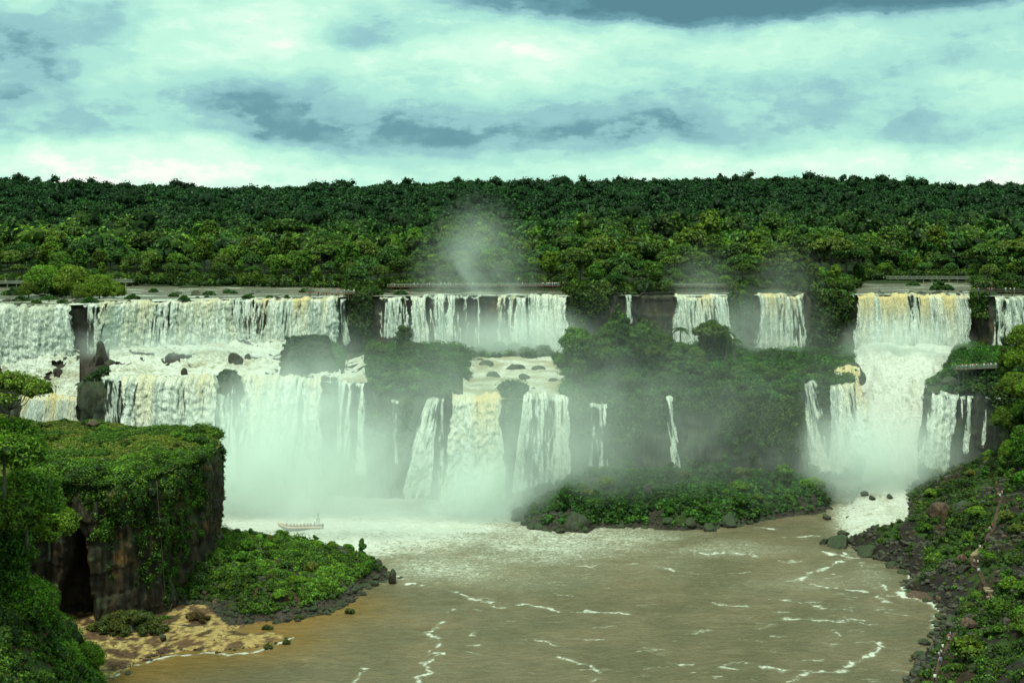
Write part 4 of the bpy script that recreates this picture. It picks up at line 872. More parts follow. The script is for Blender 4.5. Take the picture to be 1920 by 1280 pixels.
def drape(name, label, V, Nn, cond, n_, r0, r1, seed, ls, nc, pal, hz=1.1, smax=1.0):
    rs = np.random.RandomState(seed); i = rs.randint(0, V.shape[0], n_); j = (rs.uniform(size=n_) * smax * (V.shape[1] - 1)).astype(int)
    P = V[i, j].copy(); s = j / (V.shape[1] - 1.0); k = cond(P, s, rs.uniform(size=n_)); P = P[k]; nk = Nn[i][k]; s = s[k]
    r = rs.uniform(r0, r1, len(P)); P[:, :2] += nk * (r * .35)[:, None]
    return scatter(name, label, P, r, r * hz, tints(len(P), seed + 1, .55, 1.2, pal, P[:, 0] + P[:, 1], P[:, 2]), nc, ls, seed + 2, 'creepers', up=.1, droop=.8, core=.6)
pxf = lambda P: 960 + P[:, 0] / P[:, 1] * F
def chead(P, s, u):
    n1 = fbm(P[:, 0] * .12 + P[:, 1] * .1, P[:, 2] * .06, None, 4, 51); p = pxf(P)
    up_ = .16 + .8 * (n1 - .45) * 3 + .26 * sm(250, 330, p) - .35 * sm(378, 396, p); return (P[:, 1] < 300) & (s < up_) & (u < 1.0) & ~((p > 100) & (p < 190) & (s > .3))
drape('hanging_bushes', 'bulging leafy bushes hanging from the upper headland cliff', HCV, HCN, lambda P, s, u: (P[:, 1] < 300) & (s < .36 * vn(P[:, 0] * .3 + P[:, 1] * .2, 0 * P[:, 2], None, 46) ** 1.5 + .03) & (pxf(P) < 385), 5000, .8, 2.0, 47, .26, 46, PBUSH)
drape('headland_creepers', 'leafy creepers hanging over the headland cliff', HCV, HCN, chead, 15000, .35, 1.0, 52, .24, 34, PBUSH)
drape('headland_ledge_plants', 'scattered small plants on ledges of the headland cliff', HCV, HCN, lambda P, s, u: (P[:, 1] < 310) & (fbm(P[:, 0] * .3 + P[:, 1] * .2, P[:, 2] * .12, None, 4, 57) > .60) & (pxf(P) > 190), 9000, .2, .6, 58, .2, 22, PDARK)
# --- spit, left slope, sand
x, y, rs = pts_in(16000, 61, -120, -26, 248, 328); d = sdf(SPIT, x, y); z = z_lb(x, y); px = 960 + x / y * F
rock = (fbm(x * .3, y * .3, None, 4, 62) > .62) | (d < 2.2)
k = (d > 1.0) & ~rock & (z > .3) & ~((px < 330) & (y < 262)); x, y, z = x[k], y[k], z[k]; r = rs.uniform(.35, 1.0, len(x)) * (.55 + 2.0 * vn(x * .28, y * .28, None, 63) ** 2)
scatter('spit_shrubs', 'bright green shrubs covering the rocky spit below the headland', np.stack([x, y, z + r * .35], 1), r, r * .8, tints(len(x), 64, .6, 1.3, PBUSH, x, y), 40, .24, 65)
x, y, rs = pts_in(14000, 71, -210, -66, 130, 262); d = sdf(LEFT, x, y); z = z_lb(x, y); k = (d > .3) & (960 + x / y * F > -150); x, y, z = x[k], y[k], z[k]; r = rs.uniform(.5, 1.3, len(x)) * (.6 + 2.0 * vn(x * .2, y * .2, None, 76) ** 2)
scatter('slope_shrubs', 'dense shrubs on the steep near slope at the lower left', np.stack([x, y, z + r * .4], 1), r, r * .9, tints(len(x), 74, .6, 1.3, PBUSH, x, y), 46, .26, 75)
# dark feathery bush on the sand
def bush_patch(name, label, cx, cy, rx, ry, n_, r0, r1, hz, pal, seed, ls=.16, nc=60, zf=z_lb, cat='bush', lift=.5, dome=2.0):
    rs = np.random.RandomState(seed); a = rs.uniform(0, 6.28, n_); q = np.sqrt(rs.uniform(0, 1, n_))
    x = cx + np.cos(a) * q * rx; y = cy + np.sin(a) * q * ry; z = zf(x, y) + dome * (1 - q * q); r = rs.uniform(r0, r1, n_)
    V, Q, T, c = lumps(np.stack([x, y, z + r * lift * .5], 1), np.stack([r, r, r * hz], 1), tints(n_, seed + 1, .75, 1.2, pal), nc, ls, seed=seed, up=.6)
    if dome > 1.5:
        th = np.linspace(0, 6.28, 17)[:-1]; base = np.array([(cx + math.cos(t) * rx * .62, cy + math.sin(t) * ry * .62, float(zf(np.array([cx]), np.array([cy]))[0]) - .5) for t in th]); topv = base.copy(); topv[:, :2] = (topv[:, :2] + (cx, cy)) / 2; topv[:, 2] += dome * .6 + .4
        n0 = len(V); V = np.concatenate([V, base, topv, [[cx, cy, topv[0, 2] + .3]]]); i = np.arange(16); Q = np.concatenate([Q, np.stack([n0 + i, n0 + (i + 1) % 16, n0 + 16 + (i + 1) % 16, n0 + 16 + i], 1)]); T = np.concatenate([T, np.stack([n0 + 16 + i, n0 + 16 + (i + 1) % 16, n0 + 32 + 0 * i], 1)]); c = np.concatenate([c, np.full((33, 3), .02)])
    return tag(obj(name, mesh(name, V, Q, T, col=c, smooth=False), M_BUSH), label, cat)
POL = [np.array((.055, .075, .02)), np.array((.075, .09, .022)), np.array((.045, .07, .02))]
bx, by = onz(235, 1185, 1.5); bush_patch('feathery_bush', 'wide dull olive feathery bush on the sandy flat beside the cliff foot', bx, by + 2, 8.0, 4.5, 130, .6, 1.3, .9, POL, 81, .17, 75, dome=2.6)
bx, by = onz(372, 1158, 1.5); bush_patch('brown_bush', 'reddish brown dry bush in the middle of the sandy flat', bx, by, 2.6, 1.4, 30, .4, .8, .9, [np.array((.07, .045, .02)), np.array((.09, .06, .025))], 83, .14, 60, dome=.9)
bx, by = onz(312, 1160, 1.3); bush_patch('grass_tuft', 'small bright green grass patch on the sand', bx, by, 1.8, .9, 24, .25, .45, .5, PBUSH, 85, .12, 40, dome=.1, cat='grass tuft')
for (a, b, r_, s_, lb) in ((502, 1214, .9, 91, 'partly drowned twiggy bush at the tip of the sand bar'), (538, 1205, .6, 93, 'small wispy bush in the water beyond the sand bar tip'), (502, 1178, 1.0, 95, 'tuft of reeds in the shallow water behind the sand bar'), (655, 1148, 1.1, 97, 'olive reeds at the water edge under the spit'), (560, 1160, .9, 99, 'low reeds where the spit meets the shallow water')):
    bx, by = onz(a, b, .2); bush_patch('waterside_bush', lb, bx, by, r_, r_ * .6, 16, .3, .55, 1.2, POL, s_, .13, 34, zf=lambda X, Y: 0 * X + .1, dome=.4)
# --- island foot, cliffs and terrace
x, y, rs = pts_in(15000, 101, -4, 122, 320, 405); z = z_ap(x, y); k = (z > 1.0) & (fbm(x * .25, y * .25, None, 4, 48) < .62); x, y, z = x[k], y[k], z[k]; r = rs.uniform(.5, 1.3, len(x)) * (.55 + 1.8 * vn(x * .2, y * .2, None, 5) ** 2)
M_MID = foliage_mat('haze_tinted_shrub_leaves', (.62, .78, .80), 0.0, .25)  # haze put into the leaf colour: darker and bluer than the plain shrubs
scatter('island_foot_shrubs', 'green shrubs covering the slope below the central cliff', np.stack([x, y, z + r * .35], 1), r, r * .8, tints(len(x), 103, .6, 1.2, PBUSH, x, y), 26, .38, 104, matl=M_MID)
def clow(P, s, u):
    p = pxf(P); n1 = fbm(P[:, 0] * .07 + P[:, 1] * .07, P[:, 2] * .05, None, 4, 106)
    k = ((p > 1068) & (p < 1500)) | ((p > 686) & (p < 772) & (s < .5)) | ((p > 944) & (p < 980) & (s < .3)) | ((p > 1530) & (p < 1556) & (s < .5)) | ((p > 604) & (p < 636) & (s < .12))
    return k & (s < .16 + 3.0 * (n1 - .45)) & (P[:, 1] < 470)
drape('cliff_creepers', 'hanging greenery on the central lower cliff', CLV, CLN, clow, 26000, .5, 1.6, 107, .4, 26, PDARK)
def cup(P, s, u):
    p = pxf(P); wet_ = 1 - land_mask(p, P[:, 1] * 0 + Dup(p) + 1); n1 = fbm(P[:, 0] * .07 + P[:, 1] * .05, P[:, 2] * .05, None, 4, 116)
    return (wet_ < .5) & (s < .22 + 3.2 * (n1 - .45))
drape('upper_cliff_creepers', 'dark greenery hanging down the upper cliff between the falls', CUV, CUN, cup, 22000, .7, 2.0, 117, .5, 24, PDARK)
def crt(P, s, u):
    p = pxf(P); n1 = fbm(P[:, 0] * .07 + P[:, 1] * .07, P[:, 2] * .05, None, 4, 126)
    return (p > 1780) & (s < .25 + 2.0 * (n1 - .45) + .5 * sm(1840, 1900, p)) | ((p > 1738) & (p < 1800) & (P[:, 1] > 400) & (u < .35))
drape('right_cliff_creepers', 'greenery over the cliff beside the lower right falls', CRV, CRN, crt, 15000, .5, 1.5, 127, .4, 24, PDARK)
# terrace cover
rs = np.random.RandomState(131); n_ = 11000; px = rs.uniform(600, 1602, n_); f = rs.uniform(0, 1, n_); D_ = Dlow(px) + f * (Dup(px) - Dlow(px)); x = gx(px, D_)
k = ((px > 690) & (px < 876)) | ((px > 1054)) ; k |= ((px > 604) & (px < 640) & (f > .2)); k &= ~((px > 846) & (px < 880) & (f < .25)); k |= (px > 876) & (px < 1056) & (f > .8) & (vn(x * .1, D_ * .1, None, 132) > .35)
k |= (px > 940) & (px < 982) & (f < .12)
x, D_, px = x[k], D_[k], px[k]; z = bench_z(x, D_); r = rs.uniform(.8, 2.4, len(x))
r = r * (.45 + 1.3 * vn(x * .16, D_ * .16, None, 136)) * np.where((px > 1385) & (px < 1602), .7, 1)
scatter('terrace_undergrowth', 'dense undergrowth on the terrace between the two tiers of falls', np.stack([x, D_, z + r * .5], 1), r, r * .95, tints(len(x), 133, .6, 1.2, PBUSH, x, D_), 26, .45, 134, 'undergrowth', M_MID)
rs = np.random.RandomState(141); n_ = 6000; px = rs.uniform(1742, 2200, n_); f = rs.uniform(0, 1, n_); D_ = Drf(px) + f * (Drb(px) - Drf(px)); k = (px > 1772) | (f > .75); px, D_ = px[k], D_[k]; x = gx(px, D_); z = rt_z(x, D_); r = rs.uniform(.6, 1.9, len(x))
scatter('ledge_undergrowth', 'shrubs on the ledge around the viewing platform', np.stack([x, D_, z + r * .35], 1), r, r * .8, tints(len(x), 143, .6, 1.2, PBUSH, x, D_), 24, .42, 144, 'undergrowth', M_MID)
# right bank
TRAIL = [(1752, 1290, 3.5), (1764, 1215, 5), (1776, 1195, 6), (1800, 1150, 8), (1830, 1110, 10), (1868, 1060, 14), (1845, 1035, 13), (1820, 1000, 13), (1842, 985, 14), (1862, 960, 16), (1878, 910, 19), (1876, 870, 22), (1868, 830, 26)]
TW = [onz(a, b, c) for a, b, c in TRAIL]
x, y, rs = pts_in(26000, 151, 50, 215, 140, 392); z = z_rb(x, y); dt_ = dline(TW, x, y); px = 960 + x / y * F; py = YH + (H - z) / y * F
pn = fbm(x * .12, y * .12, None, 5, 58)
rocky = (pn > .50) & (y > 225) & (y < 335)
k = (z > 1.6) & (dt_ > .8) & (~rocky | (rs.uniform(size=len(x)) < .3)) & (px < 2150) & ~((y < 345) & (z < 2.6)); x, y, z = x[k], y[k], z[k]
r = rs.uniform(.3, 1.0, len(x)) * (.5 + 2.0 * vn(x * .22, y * .22, None, 152) ** 2)
scatter('right_bank_shrubs', 'low shrubs and grass over the steep right bank', np.stack([x, y, z + r * .3], 1), r, r * .75, tints(len(x), 153, .42, 1.0, PBUSH + PDARK, x, y), 30, .26, 154)
# --- individual trees of the island, the middle wood and the banks
rr = random.Random(17)
def island_tree(px, f, k, s, lb, g, sz=1.0):
    D_ = float(Dlow(px) + f * (Dup(px) - Dlow(px))); x = gx(px, D_); z = float(bench_z(np.array([x]), np.array([D_]))[0]) - .3
    return tree('island_tree', k, x, D_, z, s, rr.uniform(0, 6.28), lb, g, sz=sz)
STI = {'i0': 'round', 'i1': 'umbrella', 'i2': 'tall', 'i3': 'round', 'i4': 'round', 'i5': 'umbrella'}
for f, spc, s0 in ((.04, 30, .85), (.14, 28, .95), (.26, 30, 1.0), (.40, 32, 1.05), (.55, 40, 1.0)):
    px = 1075 + rr.uniform(0, 20)
    while px < (1565 if f < .2 else (1480 if f < .35 else 1400)):
        k = 'i%d' % rr.randrange(6); s = s0 * rr.uniform(.8, 1.2) * rr.choice([.75, .9, 1.0, 1.25]) * (.92 if 1100 < px < 1245 else (1.0 if px < 1100 else (.95 if f < .25 else .78))) * (.62 if px > 1380 else 1)
        w_ = 'left' if px < 1230 else ('middle' if px < 1400 else 'right')
        r_ = 'along the cliff edge' if f < .1 else ('in the heart' if f < .5 else 'at the back')
        island_tree(px, f, k, s, '%s tree %s of the central wood, %s third' % (kindword(STI[k]), r_, w_), 'trees of the central wood, %s %s' % (w_, r_), rr.uniform(.85, 1.45))
        px += spc * rr.uniform(.8, 1.3)
for f, spc, s0 in ((.06, 30, .6), (.2, 30, .8), (.4, 30, .95)):
    px = 694 + rr.uniform(0, 12)
    while px < 850 - 40 * (f > .3):
        k = 'i%d' % rr.randrange(6); island_tree(px, f, k, s0 * rr.uniform(.75, 1.1), '%s tree %s' % (kindword(STI[k]), 'on the front edge of the middle wood above the slanting fall' if f < .1 else 'inside the middle wood left of the stream'), 'trees of the middle wood, ' + ('edge' if f < .1 else 'inside'))
        px += spc * rr.uniform(.8, 1.25)
for px, f in ((900, .9), (935, .92), (985, .86), (1020, .85), (1045, .7), (1055, .5), (965, .93)):
    island_tree(px, f, 'i3', rr.uniform(.55, .75), 'misty rounded tree at the foot of the square white upper fall', 'misty trees below the square upper fall')
# lone ball tree of the middle wood, tall tree and palms of the central wood
island_tree(756, .50, 'i2', 1.02, 'lone dark tree of stacked round clumps in front of the misty middle falls', None, 1.05)
island_tree(1334, .40, 'i1', 1.28, 'tall spreading tree standing above the central wood before an upper fall', None, 1.35)
island_tree(1322, .42, 'i2', 1.05, 'tall dense tree close to the left of the tall spreading tree', None, 1.3)
island_tree(1350, .42, 'i0', 1.0, 'smaller tree close to the right of the tall spreading tree', None, 1.3)
for px, f, k, s, lb in ((1276, .42, 'p0', 1.25, 'palm standing clear at the left of the tall spreading tree'), (1362, .36, 'p1', 1.15, 'leaning palm just right of the tall spreading tree'), (1376, .34, 'p0', 1.1, 'shorter palm at the far right of the tall spreading tree')):
    D_ = float(Dlow(px) + f * (Dup(px) - Dlow(px))); x = gx(px, D_); tree('palm_tree', k, x, D_, float(bench_z(np.array([x]), np.array([D_]))[0]), s * 1.15, px, lb, None, 'palm')
for px, D_, lb in ((1225, 520, 'palm with a pale trunk in the forest edge left of the tree-fronted fall'), (1058, 500, 'palm at the forest edge right of the square white fall'), (1490, 518, 'palm behind the boxy corded fall'), (700, 505, 'palm at the forest edge above the dark cliff left of the misty falls')):
    x = gx(px, D_); tree('palm_tree', 'p1', x, D_ - 8, 57.5, 1.25, px, lb, None, 'palm')
# near trees, lower left
for px, D_, zc, k, s, lb in ((20, 188, 57.5, 'n4', 1.05, 'flat-topped tree at the left edge standing highest against the golden fall'), (-30, 190, 50.0, 'n0', 1.2, 'tree at the left edge just below the highest flat-topped one'),
        (50, 200, 40, 'n0', 1.1, 'bright leafy tree at left beside the grassy headland top'), (-10, 196, 39, 'n3', 1.3, 'dense tree at the left edge level with the headland top'), (8, 186, 51.0, 'n3', 1.1, 'dense tree under the flat-topped one at the left edge'), (92, 212, 32.5, 'n3', .95, 'dark tree overhanging the cave mouth from the left'), (20, 205, 30, 'n2', 1.1, 'narrow tree at left above the orange rock face'),
        (-30, 205, 24, 'n3', 1.0, 'shadowed tree at the left edge halfway down the slope'), (45, 208, 19, 'n1', 1.0, 'bright flat-crowned tree at left below the orange rock face'), (-5, 212, 15, 'n0', .85, 'leafy tree at the left edge under the bright flat crown'), (85, 218, 11, 'n2', .9, 'narrow bright tree at the foot of the left cliff'),
        (45, 205, 9, 'n3', 1.0, 'round tree at lower left, middle of the near thicket'), (110, 212, 7, 'n0', .85, 'round tree at lower left, right side of the near thicket'), (10, 192, 8, 'n1', .8, 'spreading tree in the bottom left corner'), (90, 196, 5.0, 'n3', .75, 'dense leafy tree at the bottom edge left of the water'), (150, 203, 2.6, 'n0', .62, 'lowest tree of the thicket leaning over the water edge'), (165, 222, 4.5, 'n3', .6, 'small round tree between the thicket and the feathery bush')):
    x = gx(px, D_); h = PROTO[k][3] * s
    tree('near_tree', k, x, D_, zc - h * .62, s, rr.uniform(0, 6), lb, None)
# right-hand trees
for px, D_, zc, k, s, lb in ((1926, 352, 52, 'n1', 1.0, 'spreading tree at the right edge beside the slim slanting fall'), (1925, 350, 47, 'n0', 1.1, 'dense tree at the right edge above the viewing platform level'), (1905, 344, 40, 'n3', .9, 'bright-topped tree at the right edge level with the platform'), (1935, 340, 33, 'n0', 1.0, 'shaded tree at the right edge below platform level'),
        (1890, 345, 30, 'n3', .85, 'round tree on the right bank near the rightmost thin strand'), (1915, 332, 24, 'n2', .85, 'narrow tree on the right bank under the shaded tree'), (1900, 338, 22, 'n3', .7, 'small round tree low on the right bank beside the path'), (1950, 330, 40, 'n1', 1.0, 'flat-crowned tree leaning in from the right edge'), (1885, 366, 44, 'n2', .7, 'thin dark tree behind the viewing platform railing')):
    x = gx(px, D_); h = PROTO[k][3] * s; zg = float(z_rb(np.array([x]), np.array([D_]))[0]); zb_ = zc - h * .62
    tree('bank_tree', k, x, D_, zb_, s, rr.uniform(0, 6), lb, None)
# individual bushes standing out of the ground cover
BUSHP = []
for i, (R, hh, nl_, ls_, pal_) in enumerate(((1.5, 2.2, 12, .17, PBUSH[0]), (1.9, 1.8, 14, .18, PBUSH[1]), (1.1, 2.8, 11, .16, PBUSH[2]), (1.4, 1.6, 10, .15, POL[1]), (1.7, 2.6, 14, .18, PBUSH[3]))):
    BUSHP.append(crown_mesh('leaves', 170 + i, R, hh, .1, 'tall' if i == 2 else 'round', nl_, 110, ls_, pal_)[0])
def bush(label, group, x, y, z, s):
    o = obj('bush', BUSHP[rr.randrange(5)], M_LEAF); o.location = (x, y, z); o.scale = (s, s, s * rr.uniform(.8, 1.3)); o.rotation_euler = (0, 0, rr.uniform(0, 6)); tag(o, label, 'bush', group)
def bushes(n_, x0, x1, y0, y1, ok, zf, s0, s1, label, group):
    c = 0; t = 0
    while c < n_ and t < 6000:
        t += 1; x, y = rr.uniform(x0, x1), rr.uniform(y0, y1)
        if ok(np.array([x]), np.array([y]))[0]: bush(label, group, x, y, float(zf(np.array([x]), np.array([y]))[0]) - .1, rr.uniform(s0, s1)); c += 1
bushes(60, -115, -30, 250, 325, lambda x, y: sdf(SPIT, x, y) > 2.5, z_lb, .6, 1.35, 'leafy bush rising above the green cover of the spit', 'bushes on the spit')
bushes(50, 0, 118, 325, 380, lambda x, y: z_ap(x, y) > 2.5, z_ap, .8, 1.9, 'misty bush on the slope below the central cliff', 'bushes below the central cliff')
bushes(100, 75, 170, 200, 375, lambda x, y: (z_rb(x, y) > 3) & (dline(TW, x, y) > 2.0), z_rb, .6, 1.9, 'scrubby bush on the steep right bank', 'bushes on the right bank')
bushes(26, -125, -70, 252, 306, lambda x, y: sdf(HP, x, y) > 1, z_hd, .35, .9, 'low bush on the grassy top of the headland', 'bushes on the headland top')
# bare tree in the forest
mb = MB(); rs = np.random.RandomState(4)
mb.tube([(0, 0, 0), (.2, 0, 8), (-.1, 0, 14)], [.5, .4, .25], 7)
for i in range(9):
    a = rs.uniform(0, 6.28); z0_ = rs.uniform(8, 14); L_ = rs.uniform(3, 6)
    mb.tube([(0, 0, z0_), (math.cos(a) * L_ * .5, math.sin(a) * L_ * .5, z0_ + L_ * .5), (math.cos(a) * L_, math.sin(a) * L_, z0_ + L_ * .8)], [.22, .14, .05], 5)
bt = obj('bare_tree', mb.me('bare_tree', True), plain_mat('bleached_wood', (.42, .42, .36), .8)); x = gx(330, 640); bt.location = (x, 640, 66); tag(bt, 'bleached leafless tree rising from the forest at the left', 'tree')
# ------------------------------------------------------------------ mist
def mist(label, px, py, D, rx, ry, rz, dens, seed, lo=.3, hi=.65, ns=.05, power=1.0):
    m = mesh('mist_cloud', IV3 * (1 + 0 * IV3), None, IT3)
    o = obj('mist_cloud', m, mist_mat('mist_%d' % seed, dens, seed * 3.1, ns, lo, hi, power=power)); o.location = at(px, py, D); o.scale = (rx, ry, rz)
    tag(o, label, 'mist', None, 'stuff'); return o
mist('thick white mist at the foot of the broad left falls', 500, 890, 354, 46, 18, 40, .17, 1, .34, .66)
mist('white mist over the pool behind the boat', 640, 925, 350, 58, 16, 30, .085, 2, .32, .7)
mist('wide soft veil of mist before the lower falls', 820, 840, 348, 100, 18, 52, .042, 3, .3, .72)
mist('white cloud of spray at the foot of the main central fall', 900, 940, 345, 24, 12, 20, .20, 4, .3, .66)
mist('soft spray drifting between the main central fall and the three-part fall', 1020, 880, 352, 34, 13, 38, .075, 5, .34, .68)
mist('faint haze in front of the central cliff and wood', 1250, 810, 350, 76, 18, 52, .016, 6, .2, .8)
mist('spray at the foot of the misty middle falls', 860, 650, 460, 32, 9, 20, .12, 7, .2, .7)
mist('spray at the foot of the square white upper fall', 1000, 645, 458, 32, 10, 20, .16, 8, .2, .7)
mist('tall plume of mist rising above the misty middle falls', 888, 540, 476, 33, 14, 42, .055, 9, .38, .68)
mist('faint top of the tall plume of mist against the forest', 900, 450, 478, 22, 12, 26, .018, 19, .3, .8)
mist('small plume of mist above the fall behind the tall tree', 1318, 560, 480, 20, 8, 30, .030, 10, .25, .8)
mist('small plume of mist above the boxy corded fall', 1475, 560, 482, 22, 8, 30, .028, 11, .25, .8)
mist('haze low between the tree-fronted fall and the boxy fall', 1400, 630, 460, 44, 9, 24, .06, 12, .2, .8)
mist('dense spray exploding under the great golden-lipped fall', 1695, 655, 455, 34, 9, 17, .17, 13, .34, .66)
mist('bright mist hanging over the bottom of the torrent', 1635, 868, 370, 38, 16, 22, .17, 14, .2, .7)
mist('light haze in the right-hand gorge', 1650, 790, 372, 44, 18, 34, .024, 15, .2, .8)
mist('spray drifting along the foot of the left upper falls', 330, 662, 416, 76, 12, 12, .09, 16, .25, .75)
mist('soft haze at the right end of the left falls', 590, 760, 364, 34, 10, 30, .07, 17, .2, .8)
mist('low spray skimming the pool near the boat', 650, 975, 324, 64, 14, 14, .062, 18, .3, .7)
# ------------------------------------------------------------------ rocks
M_BOULD = rock_mat('boulder_rock', base=(.028, .023, .02), hi=(.08, .06, .048), rust=.25, moss=.5, sc_=2.5)
M_BOULDR = rock_mat('red_boulder_rock', base=(.07, .04, .03), hi=(.17, .10, .065), rust=.4, moss=.0, sc_=2.5)
M_BOULDG = rock_mat('mossy_boulder_rock', base=(.04, .045, .03), hi=(.08, .08, .05), rust=.05, moss=.7, mossc=(.022, .048, .012), sc_=1.5)
RM = []
for sd in range(7):
    V = IV4.copy(); rs = np.random.RandomState(900 + sd); q = V.copy()
    for k in range(9):                 # chip flat facets off a ball
        nrm = rs.normal(size=3); nrm /= np.linalg.norm(nrm); c_ = rs.uniform(.55, .85); dd = V @ nrm; V = V - np.maximum(dd - c_, 0)[:, None] * nrm[None] * .9
    V = V * (1 + .5 * (fbm(q[:, 0] * 1.3 + 9 * sd, q[:, 1] * 1.3, q[:, 2] * 1.3, 4, sd) - .5))[:, None] + .09 * (fbm(q[:, 0] * 5 + 9 * sd, q[:, 1] * 5, q[:, 2] * 5, 3, sd) - .5)[:, None] * q
    RM.append(V)
RMESH = {}
def rock(label, x, y, z, sx, sy, sz, group=None, mt=None, seed=0, name='boulder'):
    key = (seed % 7, (mt or M_BOULD).name)
    if key not in RMESH:
        m = mesh('boulder', RM[seed % 7], None, IT4); m.materials.append(mt or M_BOULD); RMESH[key] = m
    o = obj(name, RMESH[key]); o.location = (x, y, z); o.scale = (sx, sy, sz); o.rotation_euler = (0, 0, seed * 1.7)
    return tag(o, label, 'rock', group)
z1 = lambda f, x, y: float(f(np.array([x]), np.array([y]))[0])
rr = random.Random(77)
def rock_row(pts, n_, z0, r0, r1, label, group, jit=1.0, zf=None, mt=None, flat=.75, name='boulder'):
    P = resample([(a, b, 0) for a, b in pts], .5)
    for i in range(n_):
        p = P[rr.randrange(len(P))]; r = r0 + (r1 - r0) * rr.random() ** 2; x = p[0] + rr.uniform(-jit, jit); y = p[1] + rr.uniform(-jit, jit)
        z = z1(zf, x, y) if zf else z0
        rock(label, x, y, max(z, z0) + r * .15, r, r * rr.uniform(.7, 1.1), r * flat * rr.uniform(.7, 1.2), group, mt, rr.randrange(100), name)
rock_row(W((500, 1165), (545, 1163), (600, 1151), (640, 1137), (668, 1117), (690, 1096), (728, 1086)), 64, .0, .3, 1.3, 'dark wet rock on the waterline of the green spit', 'rocks on the spit waterline', 1.2, z_lb, None, .75, 'shore_rock')
ridge_ = [(gx(430, 305), 305), (gx(500, 303), 303), (gx(560, 301), 301), (gx(620, 298), 298), (gx(680, 294), 294), (gx(712, 291), 291)]
rock_row(ridge_, 60, 1, .5, 1.9, 'jagged dark rock on the crest of the green spit', 'rocks on the spit crest', 1.6, z_lb)
rock_row([(gx(330, 268), 268), (gx(400, 262), 262)], 16, .5, .3, 1.1, 'brown rock lying where the sand meets the shrubs of the spit', 'rocks at the back of the sand', 2.0, z_lb, M_BOULDR)
rock_row(W((215, 1255), (260, 1238), (300, 1224), (330, 1216)), 70, .15, .16, .5, 'small reddish stone of the stony water edge at lower left', 'stones at the lower left water edge', 1.6, z_lb, M_BOULDR, .75, 'stone')
rock_row(W((330, 1216), (400, 1224), (470, 1213), (520, 1203), (540, 1196)), 40, .05, .12, .42, 'small dark stone along the front edge of the sand bar', 'stones along the sand bar', .7, z_lb, None, .75, 'stone')
x, y = onz(240, 1262); rock('lone flat dark stone in the shallows at lower left', x, y, .1, .7, .6, .4, seed=3)
x, y = onz(305, 1196, 1.2); rock('dark purple-brown boulder on the sand behind the stony edge', x, y, 1.5, 1.1, .9, .75, seed=5)
x, y = onz(735, 1080, 1.5); rock('upright mossy rock standing at the very tip of the spit', x, y, .9, 1.5, 1.2, 2.3, mt=M_BOULD, seed=2)
x, y = onz(752, 1084); rock('small pointed rock awash just beyond the spit tip', x, y, 0, 1.0, .7, .5, seed=4)
rock('round red-brown boulder on the back edge of the headland top', gx(173, 306), 306, 34.2, 1.7, 1.4, 1.25, mt=M_BOULDR, seed=1)
# island foot waterline
rock_row(APRON[:10], 60, .0, .5, 1.7, 'dark mossy rock on the waterline of the central island', 'rocks round the central island', 1.2, z_ap, M_BOULDG, .75, 'shore_rock')
for px, py, r, hz, lb in ((1085, 995, 4.0, 1.15, 'big shaggy green boulder standing in the water left of the island foot'), (1372, 990, 3.6, .9, 'rounded green boulder at the water edge below the lone thin fall'), (1335, 996, 2.6, .7, 'lower green boulder left of the rounded one at the island edge'), (975, 976, 3.0, 1.0, 'dark rock at the far left point of the central island'), (1010, 975, 3.4, 1.2, 'second dark rock from the left point of the central island')):
    x, y = onz(px, py); rock(lb, x, y + r * .6, .4, r, r * .8, r * hz, None, M_BOULDG, int(px))
for px, py, r, hz, mt, lb in ((1573, 1020, 3.4, .8, M_BOULDG, 'green-topped rock islet at the mouth of the torrent'), (1546, 1014, 1.8, .7, M_BOULD, 'dark low rock left of the green-topped islet'), (1627, 1036, 2.9, .8, M_BOULDG, 'second green-topped rock between the islet and the right bank'), (1655, 1000, 2.1, .6, M_BOULDG, 'flat mossy rock behind the green-topped islet in the torrent mouth'),
        (1606, 958, 1.7, .65, M_BOULD, 'dark pointed rock in the middle of the torrent'), (1635, 975, .9, .8, M_BOULD, 'small reddish rock downstream of the dark pointed one'), (1583, 895, 1.6, .7, M_BOULD, 'misty rock at the top of the rapids, left one'), (1612, 898, 1.9, .7, M_BOULD, 'misty rock at the top of the rapids, right one'), (1635, 935, 1.3, .7, M_BOULD, 'half-drowned rock in the upper rapids'), (1550, 968, 2.0, .5, M_BOULD, 'dark low rock at the island side of the torrent'), (1700, 895, 3.0, .9, M_BOULDG, 'dark angular rock in the mist at the right side of the torrent'), (1715, 888, 2.4, 1.0, M_BOULD, 'pointed rock just right of the angular one in the mist')):
    x, y = onz(px, py, .6 if py > 940 else 3.0); rock(lb, x, y, .5 if py > 940 else 3.2, r, r * .8, r * hz, None, mt, int(px + py))
rock('big dark rock splitting the yellowish chute from the torrent', gx(1600, 431), 431, 31.5, 3.6, 5, 5.0, None, M_BOULDG, 3)
rock('grey rounded rock left of the foaming lower right fall', gx(1752, 386), 386, 28.5, 3.0, 3, 5.0, None, M_BOULD, 5)
rock('dark rock ledge below the viewing platform', gx(1782, 386), 386, 34.0, 3.0, 3, 2.6, None, M_BOULD, 6)
for i, (px, py) in enumerate(((1600, 985), (1650, 955), (1672, 985), (1590, 970), (1620, 925), (1668, 930), (1700, 1010), (1582, 1000), (1640, 1010), (1690, 985), (1660, 905), (1600, 880))):
    x, y = onz(px, py, .5 if py > 940 else 3.5); r = .5 + .9 * ((i * 37) % 10) / 10; rock('dark wet rock breaking the white rapids below the torrent', x, y, .5 if py > 940 else 3.4, r * 1.3, r, r * .8, 'rocks in the rapids below the torrent', M_BOULD, i * 5, 'shore_rock')
